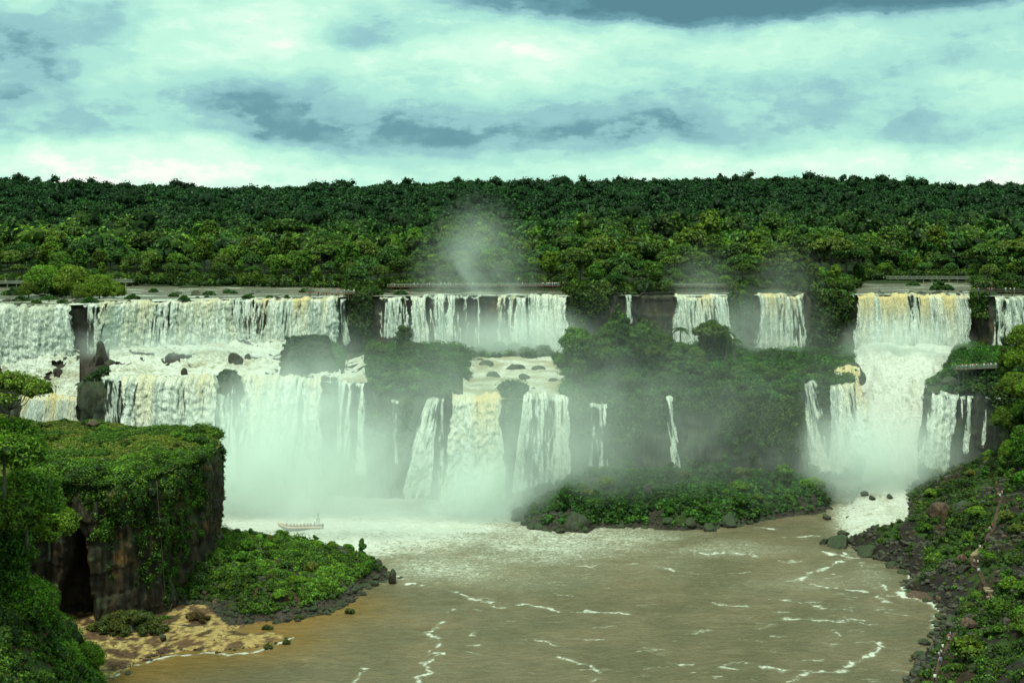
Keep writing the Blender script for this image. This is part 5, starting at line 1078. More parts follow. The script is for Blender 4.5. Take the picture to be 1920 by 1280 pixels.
# right bank
rock_row(W((1590, 1014), (1640, 1046), (1690, 1066), (1712, 1088), (1690, 1104), (1735, 1118), (1768, 1142), (1772, 1160), (1748, 1205), (1712, 1250), (1690, 1290)), 90, .1, .35, 1.5, 'dark rock on the waterline of the right bank', 'rocks on the right waterline', 1.5, z_rb, None, .75, 'shore_rock')
n_ = 0
while n_ < 150:
    x, y = rr.uniform(88, 170), rr.uniform(228, 345)
    if z1(z_rb, x, y) > 2 and float(fbm(np.array([x * .12]), np.array([y * .12]), None, 5, 58)[0]) > .52 and float(dline(TW, np.array([x]), np.array([y]))[0]) > 1.6:
        r = .35 + 1.6 * rr.random() ** 3; rock('rough dark boulder among the rubble of the right bank', x, y, z1(z_rb, x, y) + .1 * r, r, r * .85, r * .7, 'boulders strewn on the right bank', M_BOULD if rr.random() < .8 else M_BOULDR, rr.randrange(100)); n_ += 1
for px, py, zz, r, hz, mt, lb in ((1760, 975, 8, 3.6, .95, M_BOULDR, 'large steep reddish crag rising from the right bank'), (1805, 885, 20, 4.2, .6, M_BOULD, 'large dark boulder high on the right bank near the misty rocks'), (1722, 1106, 1.5, 4.6, .35, M_BOULDR, 'long flat reddish slab reaching into the water on the right'), (1820, 1180, 6, 1.9, .8, M_BOULDR, 'round brown boulder in the shrubs at lower right'), (1672, 1050, 1.5, 2.6, .5, M_BOULD, 'dark slab at the back of the right shore')):
    x, y = onz(px, py, zz); rock(lb, x, y, z1(z_rb, x, y) + r * hz * .3, r, r * .85, r * hz, None, mt, int(px))
M_RUB = rock_mat('broken_basalt', base=(.035, .03, .027), hi=(.13, .105, .085), rust=.3, moss=.25, sc_=2.5)
def rubble(name, label, x, y, zf, r, mt, seed):
    rs = np.random.RandomState(seed); n_ = len(x); V0 = IV2 * 1.0
    for k in range(6):
        nrm = rs.normal(size=3); nrm /= np.linalg.norm(nrm); V0 = V0 - np.maximum(V0 @ nrm - .7, 0)[:, None] * nrm[None]
    a = rs.uniform(0, 6.28, n_); S_ = np.stack([r * rs.uniform(.7, 1.3, n_), r * rs.uniform(.7, 1.3, n_), r * rs.uniform(.4, .9, n_)], 1)
    V = V0[None] * S_[:, None] * rs.uniform(.85, 1.15, (n_, len(V0), 1)); X_ = V[..., 0] * np.cos(a)[:, None] - V[..., 1] * np.sin(a)[:, None]; Y_ = V[..., 0] * np.sin(a)[:, None] + V[..., 1] * np.cos(a)[:, None]
    V = np.stack([X_ + x[:, None], Y_ + y[:, None], V[..., 2] + (zf(x, y) + r * .1)[:, None]], -1); T = (IT2[None] + (np.arange(n_) * len(V0))[:, None, None])
    tag(obj(name, mesh(name, V.reshape(-1, 3), None, T.reshape(-1, 3), smooth=False), mt), label, 'rubble', None, 'stuff')
x, y, rs = pts_in(16000, 501, 70, 175, 200, 390); z = z_rb(x, y); k = (z > -.2) & (dline(TW, x, y) > .9) & ((z < 2.8) | ((fbm(x * .12, y * .12, None, 5, 58) > .53) & (y > 222))); x, y = x[k], y[k]
rubble('bank_rubble', 'dark broken rubble covering the bare parts of the right bank', x, y, z_rb, .16 + 1.0 * rs.uniform(size=len(x)) ** 3, M_RUB, 502)
x, y, rs = pts_in(15000, 511, -115, -25, 248, 328); d = sdf(SPIT, x, y); k = (d > -.6) & ((d < 3.4) | (fbm(x * .3, y * .3, None, 4, 62) > .60)); x, y = x[k], y[k]
rubble('spit_rubble', 'broken dark rock round the edge of the green spit', x, y, z_lb, .12 + .8 * rs.uniform(size=len(x)) ** 3, M_BOULD, 512)
x, y, rs = pts_in(9000, 521, -110, -55, 205, 270); z = z_lb(x, y); k = (z > -.1) & (z < 1.9) & (sdf(SPIT, x, y) < 0) & ((fbm(x * .3, y * .3, None, 4, 522) > .56) | (sdf(SAND, x, y) < 1.6)) & (sdf(LEFT, x, y) < 0); x, y = x[k], y[k]
rubble('sand_pebbles', 'scattered pebbles and small stones on the sandy flat', x, y, z_lb, .05 + .16 * rs.uniform(size=len(x)) ** 2, M_BOULDR, 523)
x, y, rs = pts_in(9000, 531, -4, 122, 320, 405); z = z_ap(x, y); k = (z > -.5) & ((z < 1.8) | (fbm(x * .25, y * .25, None, 4, 48) > .6)); x, y = x[k], y[k]
rubble('island_rubble', 'dark broken rock round the foot of the central island', x, y, z_ap, .2 + .7 * rs.uniform(size=len(x)) ** 2.5, M_BOULDG, 532)
# outcrops on the terrace
def outcrop(label, px, D_, rx, ry, rz, zb_, seed, shr=220, mt=None):
    V = RM[seed % 7] * np.array((rx, ry, rz)); V = V * (1 + .12 * (fbm(V[:, 0] * .4, V[:, 1] * .4, V[:, 2] * .25, 4, seed) - .5))[:, None]
    V[:, 2] = np.minimum(V[:, 2], rz * .72 + .12 * V[:, 2]); e = empty('rock_outcrop', (gx(px, D_), D_, zb_)); tag(e, label, 'rock outcrop')
    kid('rock', mesh('rock', V, None, IT4), mt or M_BOULDG, e)
    rs = np.random.RandomState(seed); k = np.where(V[:, 2] > rz * .42)[0]; i = rs.choice(k, shr); r = rs.uniform(.35, 1.0, shr)
    VV, Q, T, c = lumps(V[i], np.stack([r, r, r * .8], 1), tints(shr, seed, .5, 1.0, PDARK), 22, .38, seed=seed, up=.7)
    kid('shrub_cover', mesh('shrub_cover', VV, Q, T, col=c, smooth=False), M_MID, e)
outcrop('large dark outcrop with shrubs on top between the golden fall and the middle wood', 590, 391, 11.8, 6, 18, 34, 11, 520)
outcrop('lower shoulder of dark rock left of the large shrubby outcrop', 554, 388, 6.5, 5, 13.5, 34.5, 13, 200)
outcrop('grey rounded rock in the mist between the two broad lower falls', 424, 382, 5.2, 4, 7.5, 32.5, 15, 60)
outcrop('misty round rock at the left edge under the upper falls', 22, 398, 5.5, 4, 8, 29, 17, 90)
outcrop('mossy rock block at the foot of the dark column between the left falls', 182, 388, 7.5, 5, 9, 31.5, 19, 110)
outcrop('green rock pillar between the main central fall and the three-part fall', 962, 374, 2.9, 2.5, 13, 22, 21, 120)
for px, D_, r, h_, lb in ((108, 404, 1.9, 2.6, 'egg-shaped dark rock in the foam left of the dark column'), (345, 386, 1.1, 1.9, 'small dark rock in the foam of the left terrace'), (442, 402, 2.6, 4.8, 'tall wedge of dark rock splitting the foam below the narrow upper fall'), (466, 408, 1.6, 2.8, 'smaller rock right of the tall wedge in the foam'), (150, 400, 2.2, 2.2, 'flat dark rock at the foot of the strands on the dark column'), (205, 398, 2.2, 2.4, 'reddish rock stepping down right of the dark column'), (180, 402, 2.4, 3.2, 'blocky rock at the foot of the dark column'), (315, 398, .9, 1.5, 'tiny rock poking through the foam of the left terrace'), (92, 398, 1.2, 1.6, 'small rock left of the egg-shaped one'), (192, 410, 2.3, 7, 'tall black rock leaning on the column between the left falls')):
    rock(lb, gx(px, D_), D_, z1(bench_z, gx(px, D_), D_) + .8, r, r, h_, None, M_BOULD, int(px))
for px, D_, r, lb in ((912, 434, 2.9, 'dark rock in the middle stream, upper left of three'), (963, 424, 4.2, 'large shrubby rock in the centre of the middle stream'), (925, 406, 2.9, 'flat dark rock in the middle stream near the slanting bank'), (982, 404, 2.4, 'flat rock right of centre in the middle stream'), (882, 404, 1.1, 'small dark rock at the left edge of the middle stream'), (1010, 420, 3.0, 'rock at the right edge of the middle stream'), (942, 384, 2.4, 'mossy rock near the brown lip of the main central fall'), (972, 380, 2.0, 'low rock between the main central fall and three-part fall lips'), (858, 376, 2.2, 'mossy rock at the left side of the main central fall lip'), (840, 378, 1.7, 'small mossy rock above the narrow central fall'), (1040, 398, 2.2, 'dark rock under the trees right of the middle stream'), (1000, 384, .9, 'tiny dark rock at the lip of the three-part fall'), (900, 446, 1.6, 'small misty rock at the top of the middle stream')):
    rock(lb, gx(px, D_), D_, z1(bench_z, gx(px, D_), D_) + .9, r, r * .9, r * .62, None, M_BOULDG if r > 2 else M_BOULD, int(px * 3))
for i in range(120):
    px = rr.choice([rr.uniform(-20, 640), rr.uniform(-20, 200), rr.uniform(930, 1060), rr.uniform(1612, 1815), rr.uniform(350, 640)]); Dq_ = float(Dup(px)); f = rr.random() ** 1.7 * (60 if px < 640 else 26) + .6; r = rr.uniform(.3, .9) * (1 + f / 60)
    g_ = 'left' if px < 640 else ('middle' if px < 1100 else 'right')
    rock('low dark rock poking out of the shallow upper river above the %s falls' % g_, gx(px, Dq_ + f), Dq_ + f, 58.1, r * 1.5, r, r * .8, 'rocks in the upper river, ' + g_, M_BOULD if rr.random() < .7 else M_BOULDG, rr.randrange(99), 'river_rock')
# shrubs on the lip and in the shallows
M_RSH = M_MID
def river_shrub(label, px, D_, rx, rz, seed, group=None):
    D_ = max(D_, float(Dup(px)) + 1.0 + rx * .3)
    n_ = int(26 + rx * 14); rs = np.random.RandomState(seed); a = rs.uniform(0, 6.28, n_); q = np.sqrt(rs.uniform(0, 1, n_)); r = rs.uniform(.3, .6, n_) * (.6 + rx * .22)
    P = np.stack([np.cos(a) * q * rx, np.sin(a) * q * rx * .6, (1 - q * q) * rz * rs.uniform(.4, 1, n_)], 1)
    V, Q, T, c = lumps(P, np.stack([r, r, r * .85], 1), tints(n_, seed, .6, 1.3, PBUSH + PDARK), 20, .34, seed=seed, up=.7)
    o = obj('river_shrub', mesh('river_shrub', V, Q, T, col=c, smooth=False), M_RSH); o.location = (gx(px, D_), D_, 58.2); return tag(o, label, 'shrub', group)
for i, (px, D_, rx, rz, lb) in enumerate(((345, 426.5, 2.1, 1.9, 'round dark shrub on the very lip of the widest left fall'), (465, 426, 2.2, 1.6, 'shrub draped over the rock above the narrow upper fall'), (505, 432, 1.5, 1.2, 'small shrub on the lip of the golden-ended curtain fall'), (538, 427, 1.0, 1.1, 'tiny shrub halfway along the golden-ended curtain fall lip'), (248, 452, 2.8, 1.7, 'low spreading shrub in the river right of the islet'), (325, 470, 1.9, 1.2, 'small shrub in the shallows above the widest fall'), (392, 480, 2.6, 1.3, 'flat shrub in the shallows left of the forest edge'), (288, 505, 1.9, 1.3, 'shrub at the back of the river near the light bridge'), (432, 492, 3.0, 1.0, 'long low shrub in the shallows above the narrow fall'), (575, 500, 3.2, 1.6, 'shrub by the curved walkway'), (90, 446, 3.6, 1.5, 'wide low shrub in the river in front of the islet'), (40, 440, 3.0, 1.8, 'shrub in the river at the far left lip'), (28, 480, 5.5, 2.6, 'big pale shrub at the left edge of the upper river'), (75, 496, 6.0, 2.8, 'broad shrub mass behind the left shallows'), (68, 428, 1.8, 1.0, 'shrub on the lip at the left edge of the photo'), (118, 428, 2.2, 1.2, 'shrub beside the dark rock column lip'), (168, 429, 3.2, 1.8, 'shrubs crowning the dark rock column between the left falls'), (1765, 520, 5.2, 4.2, 'rounded bush standing in the river above the great golden-lipped fall'), (1712, 560, 3.2, 1.6, 'low bush far back above the golden-lipped fall'), (708, 478, 2.4, 2.0, 'shrub at the lip of the ragged strands'), (752, 482, 2.8, 1.6, 'shrub above the ragged strands left of the misty falls'), (1480, 492, 1.6, 1.3, 'tiny shrub on the rock above the boxy corded fall'))):
    river_shrub(lb, px, D_, rx, rz, 400 + i)
# ------------------------------------------------------------------ walkways
M_WOOD = plain_mat('weathered_red_timber', (.16, .07, .045), .8); M_CONC = plain_mat('pale_concrete', (.24, .26, .21), .8); M_DARKW = plain_mat('dark_timber', (.05, .04, .03), .8); M_RAIL = plain_mat('steel_rail', (.20, .22, .18), .5)
def walkway(label, pts, zd, wd=1.6, deckm=None, railm=None, post=4.0, pz=None, cat='walkway', rails=(.55, 1.05), spacing=2.5):
    P = resample([(gx(a, b), b, zd) for a, b in pts], .8); e = empty('walkway', tuple(P[len(P) // 2])); tag(e, label, cat); Pc = P - P[len(P) // 2]
    T_ = np.gradient(Pc[:, :2], axis=0); T_ /= np.linalg.norm(T_, axis=1)[:, None]; Nn = np.stack([T_[:, 1], -T_[:, 0]], 1) * wd / 2
    mb = MB()
    for a, b in zip(range(len(Pc) - 1), range(1, len(Pc))):
        c = (Pc[a] + Pc[b]) / 2; L = np.linalg.norm(Pc[b] - Pc[a]); mb.box(c, (L * .96, wd, .22), math.atan2(T_[a, 1], T_[a, 0]))
    kid('deck', mb.me('deck'), deckm or M_WOOD, e)
    for sgn in (1, -1):
        mb = MB()
        for h_ in rails:
            Q_ = np.c_[Pc[:, :2] + sgn * Nn, Pc[:, 2] + .1 + h_]; mb.tube(Q_, .05, 4)
        st = max(1, int(spacing / .8))
        for i in range(0, len(Pc), st): mb.box((Pc[i, 0] + sgn * Nn[i, 0], Pc[i, 1] + sgn * Nn[i, 1], Pc[i, 2] + .62), (.09, .09, 1.05))
        kid('railing', mb.me('railing'), railm or M_RAIL, e)
    hh = zd - (pz if pz is not None else 57)
    for i in range(2, len(Pc) - 1, max(1, int(post / .8))):
        mb = MB(); mb.box((Pc[i, 0], Pc[i, 1], Pc[i, 2] - hh / 2 - .11), (.35, .5, hh)); kid('post', mb.me('post'), deckm or M_WOOD, e)
    return P
WK1 = walkway('long red-brown walkway with a rail crossing above the misty middle falls', [(726, 497), (800, 500), (920, 503), (1050, 505)], 60.6)
WK2 = walkway('short curved red-brown walkway at the forest edge beside the golden-ended fall', [(575, 480), (610, 476), (632, 470), (664, 468)], 59.4)
WK3 = walkway('red-brown walkway above the tree-fronted upper fall', [(1262, 496), (1340, 498), (1390, 500)], 60.8)
WK4 = walkway('pale concrete footbridge behind the great golden-lipped fall', [(1662, 592), (1750, 590), (1830, 588)], 60.2, deckm=M_CONC, railm=M_CONC)
WK5 = walkway('pale concrete footbridge left of the islet on the upper river', [(-60, 545), (20, 545), (75, 545)], 60.0, deckm=M_CONC, railm=M_CONC)
WK6 = walkway('light footbridge ending at the forest right of the river islet', [(200, 552), (230, 550), (250, 548)], 60.4, deckm=M_CONC, railm=M_CONC)
WK7 = walkway('dark walkway in front of the forest at the upper right', [(1826, 474), (1880, 470), (1960, 468)], 60.0, deckm=M_DARKW, railm=M_DARKW)
PF = walkway('timber viewing platform on the overgrown ledge beside the torrent', [(1789, 384), (1812, 385), (1850, 388), (1905, 390)], 39.2, wd=2.6, deckm=M_DARKW, railm=M_RAIL, pz=35, post=2.4, cat='viewing platform', spacing=1.6)
# lattice mast on the hill
mb = MB(); Hm = 114 - z1(plateau_z, gx(1103, 1350), 1350)
for sx in (-1, 1):
    for sy in (-1, 1): mb.tube([(sx * .9, sy * .9, 0), (sx * .25, sy * .25, Hm)], .12, 4)
for i in range(20):
    z0_, z1_ = i * Hm / 20, (i + 1) * Hm / 20; w0, w1 = .9 - .65 * i / 20, .9 - .65 * (i + 1) / 20
    for sg in (-1, 1): mb.tube([(-w0, sg * w0, z0_), (w1, sg * w1, z1_)], .06, 3); mb.tube([(sg * w0, -w0, z0_), (sg * w1, w1, z1_)], .06, 3)
mo = obj('lattice_mast', mb.me('lattice_mast'), plain_mat('galvanised_steel', (.16, .2, .17), .6)); mo.location = (gx(1103, 1350), 1350, z1(plateau_z, gx(1103, 1350), 1350)); tag(mo, 'thin pale lattice mast standing in the distant forest', 'mast')
# rope down the headland
mb = MB(); x0, y0 = gx(299, 254), 254; ye = 260; xe = gx(317, ye)
mb.tube([(x0 + (xe - x0) * t, y0 - 2.0 + (ye - y0) * t, 31 - 29.3 * t - 1.5 * math.sin(math.pi * t) * .4) for t in np.linspace(0, 1, 14)], .035, 5)
tag(obj('rope', mb.me('rope', True), plain_mat('hemp_rope', (.22, .19, .11), .9)), 'long pale rope hanging down the headland cliff to the sand', 'rope')
# dead stump + driftwood
mb = MB(); x, y = onz(319, 1145, 1.4); mb.tube([(0, 0, -.3), (.15, 0, .9), (.4, 0, 1.7)], [.2, .15, .05], 6); mb.tube([(.1, 0, .5), (-.4, .1, 1.2)], [.1, .04], 5); o = obj('dead_stump', mb.me('dead_stump', True), M_BARK); o.location = (x, y, z1(z_lb, x, y)); tag(o, 'forked dark stump on the yellow sand', 'stump')
mb = MB(); x, y = onz(350, 1174, 1.2); mb.tube([(-1.8, 0, .1), (-.5, .1, .3), (.8, 0, .15), (1.8, .3, .3)], [.1, .16, .13, .05], 6); mb.tube([(.2, 0, .2), (.7, -.3, .8)], [.08, .03], 5); o = obj('driftwood', mb.me('driftwood', True), M_BARK); o.location = (x, y, z1(z_lb, x, y)); tag(o, 'dark driftwood branch lying across the sand', 'driftwood')
# steps on the right path
M_STEP = plain_mat('pale_stone_step', (.30, .22, .14), .85)
for (a, b, c, n_, lb) in ((TW[11], TW[10], 0, 9, 'flight of pale stone steps high on the right bank'), (TW[8], TW[7], 0, 7, 'short flight of tan steps in the middle of the right bank'), (TW[5], TW[6], 0, 6, 'tan steps near the white-shirted walkers on the right bank')):
    e = empty('stair_flight', (a[0], a[1], z1(z_rb, a[0], a[1]))); tag(e, lb, 'steps')
    for i in range(n_):
        t = (i + .5) / n_ * .75; x, y = a[0] + (b[0] - a[0]) * t, a[1] + (b[1] - a[1]) * t; mb = MB(); mb.box((x - a[0], y - a[1], z1(z_rb, x, y) - z1(z_rb, a[0], a[1]) + .25), (1.7, .6, .35), .15 * math.sin(i)); kid('step', mb.me('step'), M_STEP, e)
# footpath surface
P = resample([(a[0], a[1], 0) for a in TW], .6); T_ = np.gradient(P[:, :2], axis=0); T_ /= np.linalg.norm(T_, axis=1)[:, None]; u = np.linspace(-.4, .4, 5)
Xf = P[:, 0][:, None] + T_[:, 1][:, None] * u; Yf = P[:, 1][:, None] - T_[:, 0][:, None] * u; Zf = np.maximum(z_rb(Xf, Yf), z_rb(P[:, 0], P[:, 1])[:, None]) + .08
struct(obj('footpath', mesh('footpath', np.stack([Xf, Yf, Zf], -1), gridq(*Xf.shape), col=np.broadcast_to(np.array((.075, .052, .034)), (Xf.size, 3))), M_GROUND), 'narrow earth footpath climbing the right bank')
# ------------------------------------------------------------------ people
import bmesh
def skin(name, pts, edges, rad, root=0, sub=1):
    me = bpy.data.meshes.new(name); me.from_pydata(pts, edges, []); o = bpy.data.objects.new(name, me); COL.objects.link(o)
    md = o.modifiers.new('s', 'SKIN'); md.use_smooth_shade = True
    for i, r in enumerate(rad): v = me.skin_vertices[0].data[i]; v.radius = r if isinstance(r, tuple) else (r, r)
    me.skin_vertices[0].data[root].use_root = True
    o.modifiers.new('u', 'SUBSURF').levels = sub
    dg = bpy.context.evaluated_depsgraph_get(); m2 = bpy.data.meshes.new_from_object(o.evaluated_get(dg)); bpy.data.objects.remove(o); m2.name = name; return m2
def pose(kind):
    hip = 0.92; J = {}
    if kind == 'seated': hip = .42
    J['pel'] = (0, 0, hip); J['waist'] = (0, -.01, hip + .18); J['chest'] = (0, .0, hip + .40); J['neck'] = (0, -.01, hip + .56); J['head'] = (0, -.03, hip + .67); J['top'] = (0, -.03, hip + .80); J['nose'] = (0, -.13, hip + .68)
    for s, L in ((-1, 'l'), (1, 'r')):
        J['sh' + L] = (s * .19, 0, hip + .49); J['hp' + L] = (s * .1, 0, hip - .04)
        if kind == 'stand': J['el' + L] = (s * .25, .03, hip + .2); J['wr' + L] = (s * .26, -.05, hip - .04); J['kn' + L] = (s * .11, -.02, .48); J['an' + L] = (s * .12, .02, .08)
        if kind == 'walk': J['el' + L] = (s * .24, s * .12, hip + .22); J['wr' + L] = (s * .24, s * .12 - .16, hip + .02); J['kn' + L] = (s * .1, -s * .2 - .05, .50); J['an' + L] = (s * .1, -s * .28 + .06, .09)
        if kind == 'photo': J['el' + L] = (s * .27, -.2, hip + .34); J['wr' + L] = (s * .09, -.3, hip + .58); J['kn' + L] = (s * .11, -.02, .48); J['an' + L] = (s * .12, .02, .08)
        if kind == 'lean': J['el' + L] = (s * .26, -.2, hip + .3); J['wr' + L] = (s * .2, -.42, hip + .18); J['kn' + L] = (s * .11, -.02, .48); J['an' + L] = (s * .13, .04, .08)
        if kind == 'seated': J['el' + L] = (s * .25, -.1, hip + .22); J['wr' + L] = (s * .18, -.32, hip + .12); J['kn' + L] = (s * .13, -.42, hip + .04); J['an' + L] = (s * .13, -.44, .08)
        a, k, w_ = J['an' + L], J['kn' + L], J['wr' + L]; J['to' + L] = (a[0] + s * .01, a[1] - .17, a[2] - .03)
        J['ha' + L] = (w_[0], w_[1] - .05, w_[2] - .06)
    return J
RAD = dict(pel=.13, waist=.12, chest=.15, neck=.055, head=.095, top=.06, nose=.018, sh=.065, el=.042, wr=.03, ha=.035, hp=.10, kn=.062, an=.042, to=.035)
def build(J, keys, edges, name, add=0.0, mul=1.0, sub=1):
    ks = list(keys); rad = [(RAD[k] if k in RAD else RAD[k[:2]]) * mul + add for k in ks]
    return skin(name, [J[k] for k in ks], [(ks.index(a), ks.index(b)) for a, b in edges], rad, 0, sub)
PE = {}
def person_meshes(kind):
    J = pose(kind); E_all = [('pel', 'waist'), ('waist', 'chest'), ('chest', 'neck'), ('neck', 'head'), ('head', 'top'), ('head', 'nose')]
    for L in 'lr': E_all += [('chest', 'sh' + L), ('sh' + L, 'el' + L), ('el' + L, 'wr' + L), ('wr' + L, 'ha' + L), ('pel', 'hp' + L), ('hp' + L, 'kn' + L), ('kn' + L, 'an' + L), ('an' + L, 'to' + L)]
    body = build(J, J.keys(), E_all, 'body')
    kt = ['waist', 'pel', 'chest', 'shl', 'shr', 'ell', 'elr']; J2 = dict(J)
    for L in 'lr': J2['el' + L] = tuple((np.array(J['sh' + L]) * .45 + np.array(J['el' + L]) * .55))
    shirt = build(J2, kt, [('pel', 'waist'), ('waist', 'chest'), ('chest', 'shl'), ('chest', 'shr'), ('shl', 'ell'), ('shr', 'elr')], 'shirt', .022)
    kl = ['pel', 'hpl', 'hpr', 'knl', 'knr', 'anl', 'anr']; tr_ = build(J, kl, [('pel', 'hpl'), ('pel', 'hpr'), ('hpl', 'knl'), ('hpr', 'knr'), ('knl', 'anl'), ('knr', 'anr')], 'trousers', .02)
    h_ = J['head']; hair = mesh('hair', IV3[:, :] * (.105, .115, .10) + np.array((h_[0], h_[1] + .025, h_[2] + .055)), None, IT3)
    return body, shirt, tr_, hair
M_SKIN = [plain_mat('skin_tone', c, .6, .05) for c in ((.45, .27, .18), (.28, .16, .10), (.55, .36, .26))]
M_HAIR = plain_mat('dark_hair', (.03, .02, .015), .7)
CL_ = {'white': (.75, .78, .74), 'blue': (.12, .22, .5), 'red': (.5, .05, .06), 'black': (.03, .03, .035), 'pink': (.65, .25, .35), 'green': (.25, .5, .12), 'grey': (.25, .26, .27), 'yellow': (.6, .55, .1), 'pale blue': (.4, .6, .72)}
M_CL = {k: plain_mat(k.replace(' ', '_') + '_cloth', v, .8, .1) for k, v in CL_.items()}
TRC = ['black', 'grey', 'blue']
for kd in ('stand', 'walk', 'photo', 'lean', 'seated'): PE[kd] = person_meshes(kd)
PM = {}
def person(kind, shirtc, x, y, z, rz, label, group=None, trc='black', s=1.0, vest=None):
    e = empty('person', (x, y, z), rz, s); tag(e, label, 'person', group)
    for nm, me_, mt in zip(('body', 'shirt', 'trousers', 'hair'), PE[kind], (M_SKIN[NPp[0] % 3], M_CL[shirtc], M_CL[trc], M_HAIR)):
        key = (kind, nm, mt.name)
        if key not in PM: m = me_.copy(); m.materials.clear(); m.materials.append(mt); PM[key] = m
        obj(nm, PM[key], None, e)
    NPp[0] += 1; return e
NPp = [0]
rr = random.Random(8); SC = ['white', 'white', 'white', 'pale blue', 'black', 'red', 'grey', 'white', 'yellow']
VERB = {'stand': 'standing', 'walk': 'walking', 'photo': 'taking a photo', 'lean': 'leaning'}
def along(P, px):                      # a point of a walkway seen at that bearing
    q = 960 + P[:, 0] / P[:, 1] * F; i = int(np.argmin(np.abs(q - px))); return P[i]
def crowd(P, pxs_, where, zofs=.12, off=.25, sc_=1.0, face=None):
    for px in pxs_:
        p = along(P, px); k = rr.choice(['stand', 'stand', 'walk', 'photo', 'lean']); c = rr.choice(SC); t_ = rr.choice(TRC)
        person(k, c, p[0] + rr.uniform(-.15, .15), p[1] - rr.uniform(0, off), p[2] + zofs, (rr.uniform(-.5, .5) if k != 'walk' else rr.choice([-1.5, 1.5])), 'person in %s %s %s' % (c, VERB[k], where), 'people %s, %s top, %s' % (where, c, VERB[k]), t_, sc_ * rr.uniform(.95, 1.05))
crowd(WK1, [741, 778, 782, 800, 803, 806, 826, 835, 842, 846, 850, 856, 872, 876, 880, 886, 968, 978, 1020, 1024, 1028, 1032, 1036, 1040, 1044, 1047], 'on the walkway above the misty falls')
crowd(WK2, [594, 608, 628, 633, 637, 641, 645, 652, 655, 663], 'on the curved walkway by the golden-ended fall')
crowd(WK7, [1834, 1850, 1856, 1862, 1866, 1886, 1892, 1902], 'on the dark walkway at upper right')
crowd(WK5, [56, 62, 10], 'on the pale bridge at upper left'); crowd(WK6, [236], 'on the light bridge right of the islet')
crowd(PF, [1800, 1804, 1809, 1819, 1822, 1826, 1829, 1845, 1851, 1855, 1859, 1866, 1870, 1878, 1886], 'on the viewing platform', off=.7, face=None)
def trail_person(px, py, zz, c, k, lb, t_='black'):
    x, y = onz(px, py, zz)
    for _ in range(12):
        z = z1(z_rb, x, y); x, y = onz(px, py, z)
    d = [math.hypot(x - q[0], y - q[1]) for q in P]; i = int(np.argmin(d)); x, y = float(P[i, 0]) + .3 * math.sin(px), float(P[i, 1])
    person(k, c, x, y, z1(z_rb, x, y) + .12, rr.uniform(-1, 1), lb, None, t_)
for a in ((1750, 1278, 4, 'white', 'walk', 'hiker in white, lowest of the file on the path at lower right'), (1752, 1262, 4, 'black', 'walk', 'hiker in black second from the bottom of the file at lower right'), (1755, 1248, 4, 'blue', 'walk', 'hiker in blue in the lower half of the file at lower right'), (1757, 1238, 4, 'pale blue', 'walk', 'hiker in pale blue in the middle of the file at lower right'), (1760, 1232, 5, 'white', 'stand', 'hiker in white just above the pale blue one at lower right'), (1763, 1222, 5, 'white', 'walk', 'hiker in white in the upper half of the file at lower right'), (1766, 1214, 5, 'grey', 'walk', 'hiker in grey in the upper half of the file at lower right'), (1770, 1208, 6, 'red', 'walk', 'hiker in red near the top of the file at lower right'), (1777, 1202, 6, 'blue', 'walk', 'hiker in dark blue at the top of the file at lower right'),
          (1890, 1110, 12, 'pink', 'stand', 'walker in pink alone on the path bend at right'), (1862, 1048, 14, 'white', 'stand', 'white-shirted walker beside the tan steps on the right bank'), (1864, 1058, 14, 'pale blue', 'walk', 'walker in pale blue just below the white-shirted one'), (1848, 1042, 13, 'grey', 'stand', 'walker in grey left of the white-shirted one on the right bank'), (1836, 1012, 13, 'white', 'walk', 'walker in white partway up the right path'), (1822, 1002, 13, 'grey', 'walk', 'walker in grey partway up the right path'), (1843, 985, 14, 'blue', 'walk', 'walker in blue high on the right path'), (1858, 965, 16, 'red', 'walk', 'walker in red high on the right path'), (1862, 955, 16, 'pink', 'walk', 'walker in pink high on the right path'), (1872, 940, 18, 'pale blue', 'walk', 'walker in pale blue at the foot of the pale steps'), (1869, 850, 24, 'red', 'stand', 'walker in red near the top of the right bank path')): trail_person(*a)
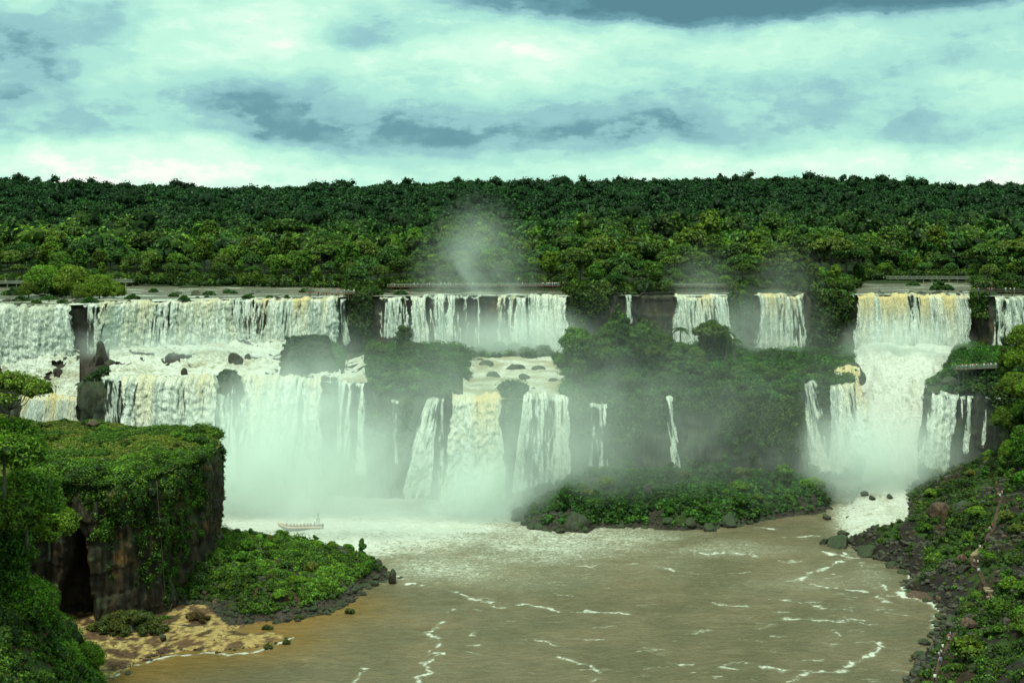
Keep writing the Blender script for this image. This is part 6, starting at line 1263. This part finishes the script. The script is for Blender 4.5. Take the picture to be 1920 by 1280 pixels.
# ------------------------------------------------------------------ boat
bx_, by_ = onz(563, 992); BL_ = 12.4
def boat():
    e = empty('tour_boat', (bx_, by_, .15), math.radians(4)); tag(e, 'orange and pink open inflatable tour boat full of passengers in the misty foam', 'boat')
    xs_ = np.linspace(-BL_ / 2, BL_ / 2, 22); t = (xs_ + BL_ / 2) / BL_       # bow at -x
    wd = 1.35 * np.minimum(1, (t / .28 + .02)) ** .6; keel = -.5 + 1.5 * np.clip((.25 - t) / .25, 0, 1) ** 1.6; rim = .72 + 1.1 * np.clip((.3 - t) / .3, 0, 1) ** 1.7
    rows_ = []
    for i in range(22):
        for v in np.linspace(-1, 1, 11): rows_.append((xs_[i], v * wd[i], keel[i] + (rim[i] - keel[i]) * abs(v) ** 2.2))
    V = np.array(rows_); kid('hull', mesh('hull', V, gridq(22, 11)), plain_mat('grey_green_hull', (.30, .36, .26), .5), e)
    mb = MB(); mb.box((0.9, 0, .12), (BL_ * .8, 2.2, .12)); kid('floor', mb.me('floor'), M_CL['grey'], e)
    M_OR = plain_mat('mist_paled_orange_rubber', (.52, .32, .23), .7, .1)  # orange paled so the rubber colour carries the veil of mist
    for sg in (-1, 1):
        mb = MB(); mb.tube([(xs_[i], sg * wd[i] * 1.03, rim[i] - .05) for i in range(22)], .27, 9); kid('side_tube', mb.me('side_tube', True), M_OR, e)
    for i in range(7):
        mb = MB(); mb.box((-2.8 + i * .95, 0, .55), (.35, 2.0, .12)); mb.box((-2.8 + i * .95, 0, .32), (.2, 1.6, .34)); kid('bench', mb.me('bench'), M_CL['grey'], e)
    mb = MB()
    for sx in (4.6, 5.3):
        for sg in (-1, 1): mb.tube([(sx, sg * .9, .6), (sx + .1, sg * .8, 2.7)], .05, 5)
    mb.box((5.0, 0, 2.75), (1.1, 1.9, .08)); mb.tube([(4.7, -.8, 1.8), (5.4, -.8, 1.8)], .04, 4); mb.tube([(4.7, .8, 1.8), (5.4, .8, 1.8)], .04, 4); kid('tower', mb.me('tower'), M_RAIL, e)
    for sg in (-1, 1):
        mb = MB(); mb.box((6.35, sg * .5, .9), (.5, .4, .6)); mb.box((6.4, sg * .5, .3), (.2, .15, .9)); kid('outboard_motor', mb.me('outboard_motor'), M_CL['black'], e)
    return e
boat(); n_ = 0; ca, sa = math.cos(math.radians(4)), math.sin(math.radians(4))
def onboat(lx, ly, lz): return (bx_ + lx * ca - ly * sa, by_ + lx * sa + ly * ca, .15 + lz)
for i in range(7):
    for j, ly in enumerate((-.75, -.2, .35, .85)):
        x, y, z = onboat(-2.78 + i * .95, ly, .20); c = ['black', 'red', 'grey', 'green', 'black', 'blue', 'red'][(i * 3 + j) % 7]
        person('seated', c, x, y, z, math.radians(-90 + 4), 'seated boat passenger in a %s top, %s benches' % (c, 'front' if i < 3 else ('middle' if i < 5 else 'rear')), 'boat passengers, %s top, %s benches' % (c, 'front' if i < 3 else ('middle' if i < 5 else 'rear')), 'grey')
x, y, z = onboat(-3.7, 0, .25); person('lean', 'black', x, y, z, math.radians(-80), 'guide in black standing at the bow end of the boat', None)
x, y, z = onboat(4.0, 0, .2); person('stand', 'black', x, y, z, math.radians(-90), 'helmsman in black standing near the stern of the boat', None)
x, y, z = onboat(5.0, 0, 2.8); person('photo', 'black', x, y, z, math.radians(-80), 'photographer in black standing on the stern tower of the boat', None)
